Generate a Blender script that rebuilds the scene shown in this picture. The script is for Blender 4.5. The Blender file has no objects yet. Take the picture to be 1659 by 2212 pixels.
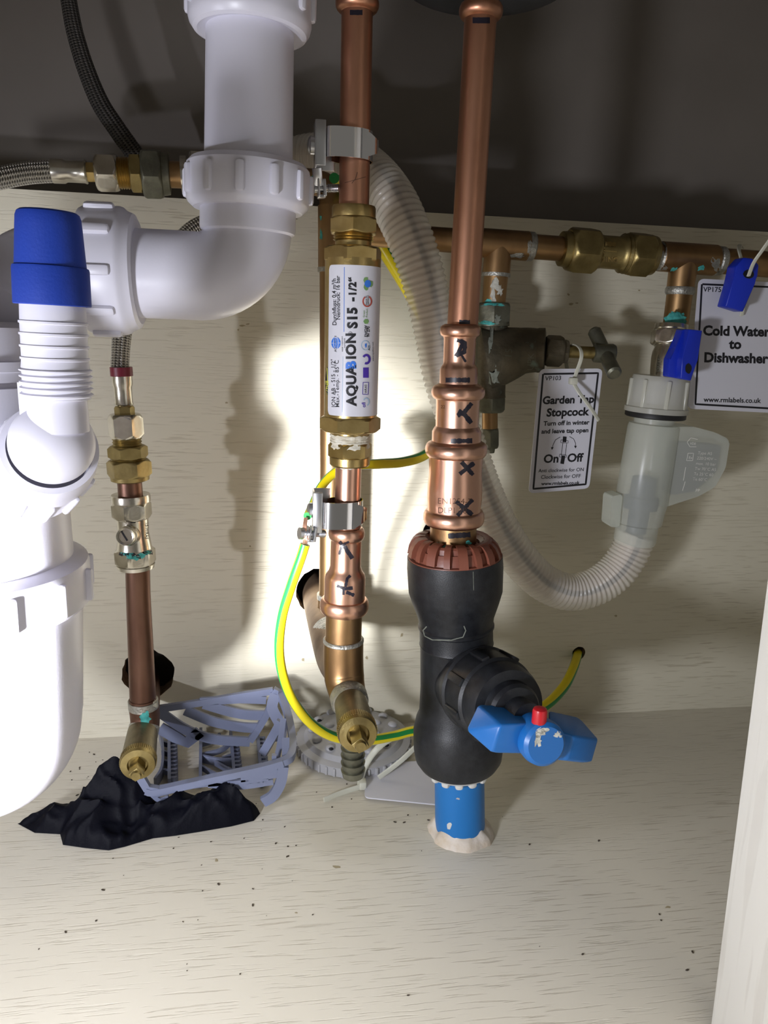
import bpy, bmesh, math, random
from mathutils import Vector as V, Matrix, noise
from mathutils.bvhtree import BVHTree
random.seed(7)
SC = bpy.context.scene; COL = SC.collection
PI = math.pi
# ------------------------------------------------------------------ camera
F = 1600.0; CX, CY = 829.5, 1106.0; EYE = V((0, 0, .316))
AX = V((10566, 48, -F)).normalized()
AZ = -V((650 - CX, -(7500 - CY), -F)).normalized(); AZ = (AZ - AX * AZ.dot(AX)).normalized()
AY = AZ.cross(AX)
ROT = Matrix((AX, AY, AZ))                      # camera axes -> world axes
cam = bpy.data.cameras.new('camera'); co = bpy.data.objects.new('camera', cam); COL.objects.link(co)
cam.sensor_fit = 'VERTICAL'; cam.sensor_height = 36; cam.lens = 36 * F / 2212; cam.clip_start = .005
co.matrix_world = Matrix.Translation(EYE) @ ROT.to_4x4(); SC.camera = co
# ------------------------------------------------------------------ light
SC.view_settings.view_transform = 'Standard'; SC.view_settings.look = 'None'
SC.view_settings.gamma = 1; SC.view_settings.use_curve_mapping = False; SC.view_settings.exposure = .3
w = bpy.data.worlds.new('room_air'); SC.world = w; w.use_nodes = True
w.node_tree.nodes['Background'].inputs[0].default_value = (.9, .85, .76, 1)
w.node_tree.nodes['Background'].inputs[1].default_value = .13
def lamp(name, kind, loc, target, energy, color, **kw):
    l = bpy.data.lights.new(name, kind); o = bpy.data.objects.new(name, l); COL.objects.link(o)
    l.energy = energy; l.color = color
    for k, v in kw.items(): setattr(l, k, v)
    o.location = loc; o.rotation_euler = (V(target) - V(loc)).to_track_quat('-Z', 'Y').to_euler()
    return o
# a torch held at the front left, its beam grazing past the white trap on to the back panel
lamp('torch', 'SPOT', (-.21, .04, .17), (.30, .54, .10), 5.4, (.90, .92, 1.0), spot_size=2.4, spot_blend=1.0, shadow_soft_size=.028)
lamp('torch_core', 'SPOT', (-.21, .04, .15), (-.012, .54, .183), 40.0, (.95, .955, 1.0), spot_size=.56, spot_blend=.85, shadow_soft_size=.018)
# an added small fill light on the left, brightening the panel behind the trap
lamp('left_fill', 'SPOT', (-.35, .23, .20), (-.05, .54, .16), 1.9, (.84, .86, 1.0), spot_size=2.4, spot_blend=1.0, shadow_soft_size=.006)
# the kitchen's ceiling light, coming in over the open front
lamp('room_light', 'AREA', (.05, -.40, 1.5), (.05, .25, .05), 9.0, (1.0, .93, .82), shape='RECTANGLE', size=.9, size_y=.5)
# ------------------------------------------------------------------ pixel <-> place
def ray(px, py): return ROT @ V((px - CX, -(py - CY), -F))
def P(px, py, Y): d = ray(px, py); return EYE + d * (Y / d.y)
def PZ(px, py, z=0.): d = ray(px, py); return EYE + d * ((z - EYE.z) / d.z)
def cc(p): return ROT.transposed() @ (V(p) - EYE)
def PX(p):
    c = cc(p); return (CX + F * c.x / -c.z, CY - F * c.y / -c.z)
def rad(p, hw): return hw * -cc(p).z / F
# ------------------------------------------------------------------ materials
def mat(name, col, rough=.5, metal=0., col2=None, nscale=60., stretch=(1, 1, 1), bump=0., bscale=400., alpha=1., trans=0., spec=.5, mixlo=.35, mixhi=.7, col3=None, coat=0.):
    m = bpy.data.materials.new(name); m.use_nodes = True; nt = m.node_tree; b = nt.nodes['Principled BSDF']
    b.inputs['Base Color'].default_value = (*col, 1); b.inputs['Roughness'].default_value = rough
    b.inputs['Metallic'].default_value = metal; b.inputs['Alpha'].default_value = alpha
    b.inputs['Specular IOR Level'].default_value = spec; b.inputs['Coat Weight'].default_value = coat
    N = lambda t: nt.nodes.new(t); L = nt.links.new
    tc = N('ShaderNodeTexCoord'); mp = N('ShaderNodeMapping'); mp.inputs['Scale'].default_value = stretch; L(tc.outputs['Object'], mp.inputs['Vector'])
    if col2:
        n = N('ShaderNodeTexNoise'); n.inputs['Scale'].default_value = nscale; n.inputs['Detail'].default_value = 6; L(mp.outputs[0], n.inputs['Vector'])
        r = N('ShaderNodeValToRGB'); e = r.color_ramp.elements; e[0].position = mixlo; e[1].position = mixhi
        e[0].color = (*col, 1); e[1].color = (*col2, 1)
        if col3: x = e.new(min(.95, mixhi + .1)); x.color = (*col3, 1)
        L(n.outputs['Fac'], r.inputs[0]); L(r.outputs[0], b.inputs['Base Color'])
    if bump:
        n2 = N('ShaderNodeTexNoise'); n2.inputs['Scale'].default_value = bscale; n2.inputs['Detail'].default_value = 3; L(mp.outputs[0], n2.inputs['Vector'])
        bp = N('ShaderNodeBump'); bp.inputs['Strength'].default_value = bump; bp.inputs['Distance'].default_value = .001
        L(n2.outputs['Fac'], bp.inputs['Height']); L(bp.outputs[0], b.inputs['Normal'])
    if trans:
        out = nt.nodes['Material Output']; tl = N('ShaderNodeBsdfTranslucent'); tl.inputs[0].default_value = (*col, 1)
        mx = N('ShaderNodeMixShader'); mx.inputs[0].default_value = trans; L(b.outputs[0], mx.inputs[1]); L(tl.outputs[0], mx.inputs[2])
        src = mx
        if alpha < 1:
            b.inputs['Alpha'].default_value = 1; tp = N('ShaderNodeBsdfTransparent'); m2 = N('ShaderNodeMixShader'); m2.inputs[0].default_value = alpha
            L(tp.outputs[0], m2.inputs[1]); L(mx.outputs[0], m2.inputs[2]); src = m2
        L(src.outputs[0], out.inputs[0])
    return m
def wood(name, base, dark, sx, sy, sz, thr=.60, bump=.5):
    """white ash-effect foil: short embossed pores running along the board"""
    m = bpy.data.materials.new(name); m.use_nodes = True; nt = m.node_tree; b = nt.nodes['Principled BSDF']
    N = lambda t: nt.nodes.new(t); L = nt.links.new
    tc = N('ShaderNodeTexCoord')
    wv = N('ShaderNodeTexNoise'); wv.inputs['Scale'].default_value = 7; L(tc.outputs['Object'], wv.inputs['Vector'])
    ad = N('ShaderNodeVectorMath'); ad.operation = 'MULTIPLY_ADD'; ad.inputs[1].default_value = (.005,) * 3; L(wv.outputs['Color'], ad.inputs[0]); L(tc.outputs['Object'], ad.inputs[2])
    mp = N('ShaderNodeMapping'); mp.inputs['Scale'].default_value = (sx, sy, sz); L(ad.outputs[0], mp.inputs['Vector'])
    n = N('ShaderNodeTexNoise'); n.inputs['Scale'].default_value = 1; n.inputs['Detail'].default_value = 2; n.inputs['Roughness'].default_value = .45; L(mp.outputs[0], n.inputs['Vector'])
    r = N('ShaderNodeValToRGB'); r.color_ramp.elements[0].position = thr; r.color_ramp.elements[1].position = thr + .07; L(n.outputs['Fac'], r.inputs[0])
    big = N('ShaderNodeTexNoise'); big.inputs['Scale'].default_value = 14; big.inputs['Detail'].default_value = 4; L(tc.outputs['Object'], big.inputs['Vector'])
    rb = N('ShaderNodeMapRange'); rb.inputs['From Min'].default_value = .35; rb.inputs['From Max'].default_value = .75; L(big.outputs['Fac'], rb.inputs[0])
    mu = N('ShaderNodeMath'); mu.operation = 'MULTIPLY'; L(r.outputs[0], mu.inputs[0]); L(rb.outputs[0], mu.inputs[1])
    mx = N('ShaderNodeMix'); mx.data_type = 'RGBA'; mx.inputs[6].default_value = (*base, 1); mx.inputs[7].default_value = (*dark, 1)
    L(mu.outputs[0], mx.inputs[0]); L(mx.outputs[2], b.inputs['Base Color'])
    bp = N('ShaderNodeBump'); bp.invert = True; bp.inputs['Strength'].default_value = bump; bp.inputs['Distance'].default_value = .0006
    L(r.outputs[0], bp.inputs['Height']); L(bp.outputs[0], b.inputs['Normal'])
    b.inputs['Roughness'].default_value = .42; b.inputs['Specular IOR Level'].default_value = .35
    return m
def braid(name, c1, c2, around, along, metal=1., rough=.35):
    m = bpy.data.materials.new(name); m.use_nodes = True; nt = m.node_tree; b = nt.nodes['Principled BSDF']
    N = lambda t: nt.nodes.new(t); L = nt.links.new
    uv = N('ShaderNodeUVMap'); sp = N('ShaderNodeSeparateXYZ'); L(uv.outputs[0], sp.inputs[0])
    def mth(op, a, bb):
        q = N('ShaderNodeMath'); q.operation = op
        for i, s in enumerate((a, bb)):
            if s is None: continue
            if isinstance(s, (int, float)): q.inputs[i].default_value = s
            else: L(s, q.inputs[i])
        return q.outputs[0]
    u = mth('MULTIPLY', sp.outputs[0], around * 2 * PI); v = mth('MULTIPLY', sp.outputs[1], along * 2 * PI)
    s = mth('MULTIPLY', mth('SINE', mth('ADD', u, v), None), mth('SINE', mth('SUBTRACT', u, v), None))
    fine = mth('SINE', mth('MULTIPLY', mth('ADD', u, v), 4.), None)
    h = mth('ADD', s, mth('MULTIPLY', fine, .25))
    mr = N('ShaderNodeMapRange'); mr.inputs['From Min'].default_value = -.75; mr.inputs['From Max'].default_value = .0; L(h, mr.inputs[0])
    mx = N('ShaderNodeMix'); mx.data_type = 'RGBA'; mx.inputs[6].default_value = (*c2, 1); mx.inputs[7].default_value = (*c1, 1)
    L(mr.outputs[0], mx.inputs[0]); L(mx.outputs[2], b.inputs['Base Color'])
    bp = N('ShaderNodeBump'); bp.inputs['Strength'].default_value = .9; bp.inputs['Distance'].default_value = .0012; L(h, bp.inputs['Height']); L(bp.outputs[0], b.inputs['Normal'])
    b.inputs['Metallic'].default_value = metal; b.inputs['Roughness'].default_value = rough
    return m
def stripes(name, c1, c2, lo, hi, rough=.4, alpha=1.):
    """colour 2 where the way round the tube lies between lo and hi"""
    m = bpy.data.materials.new(name); m.use_nodes = True; nt = m.node_tree; b = nt.nodes['Principled BSDF']
    N = lambda t: nt.nodes.new(t); L = nt.links.new
    uv = N('ShaderNodeUVMap'); sp = N('ShaderNodeSeparateXYZ'); L(uv.outputs[0], sp.inputs[0])
    g = N('ShaderNodeMath'); g.operation = 'COMPARE'; g.inputs[1].default_value = (lo + hi) / 2; g.inputs[2].default_value = (hi - lo) / 2; L(sp.outputs[0], g.inputs[0])
    fr = N('ShaderNodeMath'); fr.operation = 'PINGPONG' if lo == 0 else 'ADD'; fr.inputs[1].default_value = .25 if lo == 0 else 0; L(sp.outputs[0], fr.inputs[0]); L(fr.outputs[0], g.inputs[0])
    mx = N('ShaderNodeMix'); mx.data_type = 'RGBA'; mx.inputs[6].default_value = (*c1, 1); mx.inputs[7].default_value = (*c2, 1)
    L(g.outputs[0], mx.inputs[0]); L(mx.outputs[2], b.inputs['Base Color']); b.inputs['Roughness'].default_value = rough
    return m
PVC = mat('white_pvc', (.69, .68, .77), .32, bump=.03, bscale=900)
PVC2 = mat('white_polypropylene', (.67, .66, .75), .38)
COPPER = mat('copper', (.66, .34, .22), .36, 1., (.42, .20, .12), 38, (1, 1, .3), .05, 300, mixlo=.40, mixhi=.68)
COPPERD = mat('tarnished_copper', (.22, .125, .09), .42, 1., (.15, .08, .06), 60, (1, 1, .4), .06, 300)
COPPERB = mat('browned_copper', (.43, .27, .13), .40, 1., (.28, .165, .08), 50, (1, 1, .5), .05, 300)
COPPERS = mat('dull_brown_copper', (.27, .195, .13), .5, 1., (.19, .13, .09), 70, bump=.1, bscale=300)
COPPERN = mat('new_copper', (.76, .46, .34), .30, 1., (.68, .37, .25), 40, (1, 1, .5), .04, 250)
BRASS = mat('brass', (.56, .42, .18), .32, 1., (.42, .30, .11), 90, bump=.08, bscale=500)
BRASSD = mat('dull_brass', (.38, .30, .13), .42, 1., (.26, .20, .085), 120, bump=.12, bscale=600)
BRASSA = mat('aged_brass', (.24, .205, .13), .48, 1., (.17, .145, .09), 140, bump=.12, bscale=600)
BRONZE = mat('verdigris_bronze', (.17, .145, .10), .55, .8, (.10, .09, .065), 90, (1, 1, 1), .4, 350, col3=(.20, .25, .21), mixhi=.68)
GREYBR = mat('grey_green_brass', (.22, .22, .17), .5, .9, (.13, .13, .10), 110, bump=.2, bscale=400)
NICKEL = mat('nickel', (.66, .63, .56), .24, 1., (.52, .49, .42), 120, bump=.05, bscale=400)
CHROME = mat('chrome', (.80, .80, .82), .10, 1.)
STEEL = mat('zinc_steel', (.62, .63, .66), .28, 1.)
SOLDER = mat('solder', (.55, .54, .50), .45, .9, (.35, .35, .32), 300, bump=.6, bscale=700)
PATINA = mat('verdigris', (.10, .52, .48), .8, 0, (.03, .26, .25), 260, bump=.5, bscale=500)
LIME = mat('limescale', (.62, .62, .56), .8, 0, (.36, .34, .28), 300, bump=.5, bscale=500)
PTFE = mat('ptfe_tape', (.72, .70, .62), .7, 0, (.52, .47, .36), 260, bump=.6, bscale=400)
BLUE = mat('blue_rubber', (.006, .042, .36), .6, 0, (.005, .034, .31), 50, bump=.1, bscale=900)
BLUEP = mat('blue_lever_plastic', (.008, .03, .48), .35)
BLUEH = mat('blue_handle_plastic', (.010, .13, .42), .36, bump=.05, bscale=500)
BLUEM = mat('blue_pipe_plastic', (.010, .17, .50), .4)
BLACK = mat('black_plastic', (.006, .007, .010), .44, 0, (.015, .017, .021), 220, bump=.12, bscale=1500)
RUBBER = mat('black_rubber', (.010, .010, .012), .5)
BROWN = mat('brown_plastic', (.235, .075, .045), .42, bump=.05)
RED = mat('red_plastic', (.50, .012, .02), .35)
MAROON = mat('maroon_plastic', (.16, .008, .025), .4)
GREY = mat('grey_plastic', (.42, .42, .44), .42)
GREYB = mat('blue_grey_plastic', (.19, .215, .32), .42)
GREYC = mat('pale_grey_plastic', (.62, .62, .60), .42)
GLOVE = mat('black_nitrile', (.0022, .0025, .006), .55, bump=.15, bscale=700, spec=.10)
CARD = mat('white_card', (.66, .66, .73), .35)
INK = mat('black_print', (.008, .008, .012), .5)
INKB = mat('blue_print', (.04, .19, .72), .4)
INKV = mat('violet_print', (.07, .03, .36), .4)
INKG = mat('green_print', (.18, .34, .12), .4)
INKR = mat('red_print', (.45, .08, .06), .4)
INKL = mat('pale_blue_print', (.36, .50, .66), .4)
YELLOW = mat('yellow_print', (.75, .75, .10), .4)
MARKER = mat('black_marker', (.010, .008, .016), .35)
SEAL = mat('white_sealant', (.74, .68, .62), .6, 0, (.60, .50, .38), 120, bump=.5, bscale=250)
NYLON = mat('white_nylon', (.74, .74, .64), .4, trans=.25)
TRANSL = mat('clear_ribbed_plastic', (.93, .90, .82), .2, alpha=.56, trans=.22)
FROST = mat('frosted_plastic', (.84, .88, .82), .25, alpha=.50, trans=.35)
FROSTW = mat('milky_plastic', (.86, .86, .78), .25, alpha=.70, trans=.35)
EMBOSS = mat('embossed_letters', (.85, .85, .80), .4)
INNER = stripes('inner_hose_rubber', (.66, .56, .50), (.02, .025, .07), .005, .085)
EARTH = stripes('green_yellow_sheath', (.80, .66, .01), (.02, .26, .06), .0, .08, .32)
BRAIDS = braid('steel_braid', (.62, .60, .56), (.14, .13, .12), 7, 330)
BRAIDD = braid('dark_braid', (.13, .12, .11), (.02, .02, .02), 7, 330, .6, .5)
CREAM = wood('cream_ash_panel', (.70, .66, .53), (.52, .47, .36), 42, 900, 900, .585, .35)
CREAMF = wood('cream_ash_floor', (.70, .66, .56), (.50, .45, .36), 42, 900, 900, .585, .4)
CREAMV = wood('cream_ash_gable', (.72, .70, .64), (.60, .57, .51), 160, 160, 9, .52, .1)
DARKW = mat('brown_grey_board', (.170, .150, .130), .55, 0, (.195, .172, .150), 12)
VOID = mat('grey_masonry', (.06, .055, .05), .9)
CHIP = mat('raw_chipboard', (.30, .22, .14), .9, 0, (.16, .11, .07), 300)
SINK = mat('dark_steel', (.10, .10, .10), .5, .6)
STREAK = mat('mineral_streak', (.24, .26, .22), .8, 0, (.14, .15, .12), 300, bump=.4, bscale=500)
STAIN = mat('brownish_stain', (.38, .32, .20), .6)
DIRT = mat('dirt', (.06, .045, .03), .9)
# ------------------------------------------------------------------ object plumbing
def tag(o, label=None, cat=None, group=None, kind=None):
    for k, v in (('label', label), ('category', cat), ('group', group), ('kind', kind)):
        if v: o[k] = v
    return o
THINGS = []
def thing(name, label, cat, group=None):
    o = bpy.data.objects.new(name, None); COL.objects.link(o); o.empty_display_size = .01
    tag(o, label, cat, group); THINGS.append(o); return o
def sharpen(bm, deg=32):
    for f in bm.faces: f.smooth = True
    for e in bm.edges:
        if len(e.link_faces) == 2 and e.calc_face_angle(0) > math.radians(deg): e.smooth = False
def link(name, bm, mats, parent=None, sharp=32, label=None):
    if not isinstance(mats, (list, tuple)): mats = [mats]
    bmesh.ops.recalc_face_normals(bm, faces=bm.faces)
    sharpen(bm, sharp)
    me = bpy.data.meshes.new(name); bm.to_mesh(me); bm.free()
    for m in mats: me.materials.append(m)
    o = bpy.data.objects.new(name, me); COL.objects.link(o)
    if parent: o.parent = parent
    if label: o['label'] = label
    return o
def frame(d):
    d = d.normalized(); a = V((1, 0, 0)) if abs(d.x) < .8 else V((0, 0, 1))
    u = (a - d * a.dot(d)).normalized(); return u, d.cross(u)
# ---- lathes
def solve(A, B, u, dom):
    a = cc(A); d = cc(B) - a
    if dom == 'y': k = (CY - u) / F; return (-k * a.z - a.y) / (d.y + k * d.z)
    k = (u - CX) / F; return (-k * a.z - a.x) / (d.x + k * d.z)
def axis(a, b):
    A, B = P(*a), P(*b); dom = 'y' if abs(a[1] - b[1]) > abs(a[0] - b[0]) else 'x'
    return A, B, dom
def rows_to_mesh(bm, rows, seg, u, v, rfun=None, phase=0., cap=True, d=None):
    """rows: (centre, radius, material)"""
    rings = []
    for c, r, mi in rows:
        ring = []
        for k in range(seg):
            t = 2 * PI * k / seg
            rr = r if rfun is None else rfun(t, r)
            ring.append(bm.verts.new(c + (u * math.cos(t + phase) + v * math.sin(t + phase)) * rr))
        rings.append(ring)
    for i in range(len(rings) - 1):
        for k in range(seg):
            f = bm.faces.new((rings[i][k], rings[i][(k + 1) % seg], rings[i + 1][(k + 1) % seg], rings[i + 1][k])); f.material_index = rows[i][2]
    if cap:
        f = bm.faces.new(rings[0][::-1]); f.material_index = rows[0][2]
        f = bm.faces.new(rings[-1]); f.material_index = rows[-1][2]
    return rings
def plathe(bm, ax, prof, seg=48, cap=True):
    A, B, dom = ax; d = B - A; u, v = frame(d); rows = []
    for q in prof:
        s = solve(A, B, q[0], dom); c = A + d * s
        rows.append((c, rad(c, q[1]), q[2] if len(q) > 2 else 0))
    rows_to_mesh(bm, rows, seg, u, v, cap=cap)
    return bm
def lathe3(bm, A, B, prof, seg=48, mi=0, cap=True):
    """prof: (share of the way A->B, radius in metres)"""
    A, B = V(A), V(B); u, v = frame(B - A)
    rows_to_mesh(bm, [(A + (B - A) * q[0], q[1], q[2] if len(q) > 2 else mi) for q in prof], seg, u, v, cap=cap); return bm
def hexrows(bm, A, B, R, n=6, phase=0., mi=0, ch=.93, bore=None):
    apo = R * math.cos(PI / n); u, v = frame(B - A); seg = 8 * n
    def rf(t, rc): return min(apo / math.cos(((t + PI / n) % (2 * PI / n)) - PI / n), rc)
    T = [(0, apo * ch), (.04, apo * 1.0), (.08, apo * 1.05), (.13, apo * 1.10), (.18, R), (.82, R), (.87, apo * 1.10), (.92, apo * 1.05), (.96, apo * 1.0), (1, apo * ch)]
    rows_to_mesh(bm, [(A + (B - A) * t, r, mi) for t, r in T], seg, u, v, rf, phase)
def phex(bm, ax, u0, u1, hw, phase=0., mi=0, n=6):
    A, B, dom = ax; d = B - A
    a = A + d * solve(A, B, u0, dom); b = A + d * solve(A, B, u1, dom)
    hexrows(bm, a, b, rad((a + b) / 2, hw), n, phase, mi)
def bead(y0, y1, r0, rm, n=8, r1=None, mi=0):
    r1 = r0 if r1 is None else r1; out = []
    for k in range(n + 1):
        t = PI * k / n; base = r0 + (r1 - r0) * k / n
        out.append((y0 + (y1 - y0) * (1 - math.cos(t)) / 2, base + (rm - base) * math.sin(t), mi))
    return out
def threads(y0, y1, r, n, dr, mi=0):
    out = []
    for k in range(n):
        a = y0 + (y1 - y0) * k / n; b = y0 + (y1 - y0) * (k + .5) / n
        out += [(a, r - dr, mi), (b, r, mi)]
    return out + [(y1, r - dr, mi)]
def box(bm, c, ex, ey, ez, mi=0, bev=0.):
    """c centre; ex, ey, ez half-extent vectors"""
    c = V(c); ex, ey, ez = V(ex), V(ey), V(ez); vs = []
    for i in (-1, 1):
        for j in (-1, 1):
            for k in (-1, 1): vs.append(bm.verts.new(c + ex * i + ey * j + ez * k))
    fs = [bm.faces.new([vs[q] for q in f]) for f in ((0, 1, 3, 2), (4, 6, 7, 5), (0, 4, 5, 1), (2, 3, 7, 6), (0, 2, 6, 4), (1, 5, 7, 3))]
    for f in fs: f.material_index = mi
    if bev:
        es = list({e for f in fs for e in f.edges})
        r = bmesh.ops.bevel(bm, geom=es, offset=bev, segments=2, affect='EDGES', profile=.5)
        for f in r['faces']: f.material_index = mi
def ribs(bm, A, B, r, n, w, h, t0, t1, off=0., mi=0):
    A, B = V(A), V(B); d = B - A; u, v = frame(d)
    for k in range(n):
        t = 2 * PI * k / n + off; o = u * math.cos(t) + v * math.sin(t); s = d.normalized().cross(o)
        box(bm, A + d * ((t0 + t1) / 2) + o * r, o * h, s * w, d * ((t1 - t0) / 2), mi, min(w, h) * .7)
def pribs(bm, ax, u0, u1, hw, n, w, h, off=0., mi=0):
    A, B, dom = ax; d = B - A; a = A + d * solve(A, B, u0, dom); b = A + d * solve(A, B, u1, dom)
    ribs(bm, a, b, rad((a + b) / 2, hw), n, w, h, 0, 1, off, mi)
# ---- tubes
def spline(pts, n=8):
    pts = [V(p) for p in pts]; q = [2 * pts[0] - pts[1]] + pts + [2 * pts[-1] - pts[-2]]; out = []
    for i in range(1, len(q) - 2):
        a, b, c, d = q[i - 1:i + 3]
        for k in range(n):
            t = k / n
            out.append(.5 * ((2 * b) + (c - a) * t + (2 * a - 5 * b + 4 * c - d) * t * t + (3 * b - a - 3 * c + d) * t ** 3))
    return out + [pts[-1]]
def even(path, n):
    L = [0.]
    for a, b in zip(path, path[1:]): L.append(L[-1] + (b - a).length)
    out = []; j = 0
    for k in range(n + 1):
        s = L[-1] * k / n
        while j < len(L) - 2 and L[j + 1] < s: j += 1
        t = (s - L[j]) / max(1e-9, L[j + 1] - L[j]); out.append(path[j].lerp(path[j + 1], t))
    return out, L[-1]
def tube(bm, path, r, seg=20, mi=0, cap=True, twist=0., squash=None):
    """r: a number, a list, or a function of the share along the path"""
    n = len(path); uvl = bm.loops.layers.uv.verify()
    T = [(path[min(i + 1, n - 1)] - path[max(i - 1, 0)]).normalized() for i in range(n)]
    u, _ = frame(T[0]); rings = []; acc = [0.]
    for i in range(n):
        if i: acc.append(acc[-1] + (path[i] - path[i - 1]).length)
        u = (u - T[i] * u.dot(T[i])).normalized(); v = T[i].cross(u)
        rr = r(i / (n - 1)) if callable(r) else r[i] if isinstance(r, (list, tuple)) else r
        su, sv = squash or (1, 1); tw = twist[0] + twist[1] * i / (n - 1) if isinstance(twist, tuple) else twist
        rings.append([bm.verts.new(path[i] + u * math.cos(2 * PI * k / seg + tw) * rr * su + v * math.sin(2 * PI * k / seg + tw) * rr * sv) for k in range(seg)])
    for i in range(n - 1):
        for k in range(seg):
            f = bm.faces.new((rings[i][k], rings[i][(k + 1) % seg], rings[i + 1][(k + 1) % seg], rings[i + 1][k])); f.material_index = mi
            for lp, (a, b) in zip(f.loops, ((k, i), (k + 1, i), (k + 1, i + 1), (k, i + 1))): lp[uvl].uv = (a / seg, acc[b])
    if cap:
        for rg in (rings[0][::-1], rings[-1]): bm.faces.new(rg).material_index = mi
    return bm
def ptube(bm, pts, hw, seg=20, n=8, **kw):
    """pts: (px, py, Y); hw in pixels, one number or one per point"""
    w = [P(*p) for p in pts]; path = spline(w, n)
    hs = hw if isinstance(hw, (list, tuple)) else [hw] * len(pts)
    rs = [rad(p, h) for p, h in zip(w, hs)]; R = []
    for i in range(len(path)):
        t = i / n; j = min(int(t), len(rs) - 2); R.append(rs[j] + (rs[j + 1] - rs[j]) * (t - j))
    return tube(bm, path, R, seg, **kw)
def prism(bm, poly, Y0, Y1, mi=0, bev=0.):
    """a pixel outline given its own distance and thickness: front at Y0, back at Y1 (the back keeps the front's real size)"""
    f0 = [P(x, y, Y0) for x, y in poly]; a = [bm.verts.new(p) for p in f0]; b = [bm.verts.new(p + V((0, Y1 - Y0, 0))) for p in f0]
    n = len(poly); fs = [bm.faces.new(a), bm.faces.new(b[::-1])] + [bm.faces.new((a[i], b[i], b[(i + 1) % n], a[(i + 1) % n])) for i in range(n)]
    for f in fs: f.material_index = mi
    if bev:
        r = bmesh.ops.bevel(bm, geom=list({e for f in fs for e in f.edges}), offset=bev, segments=2, affect='EDGES', profile=.5)
        for f in r['faces']: f.material_index = mi
def rounded(poly, r=6, n=4):
    out = []; m = len(poly)
    for i in range(m):
        p, a, b = V(poly[i]), V(poly[i - 1]), V(poly[(i + 1) % m])
        A = p + (a - p).normalized() * r; B = p + (b - p).normalized() * r
        for k in range(n + 1):
            t = k / n; out.append(tuple(A * (1 - t) ** 2 + p * 2 * t * (1 - t) + B * t * t))
    return out
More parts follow.
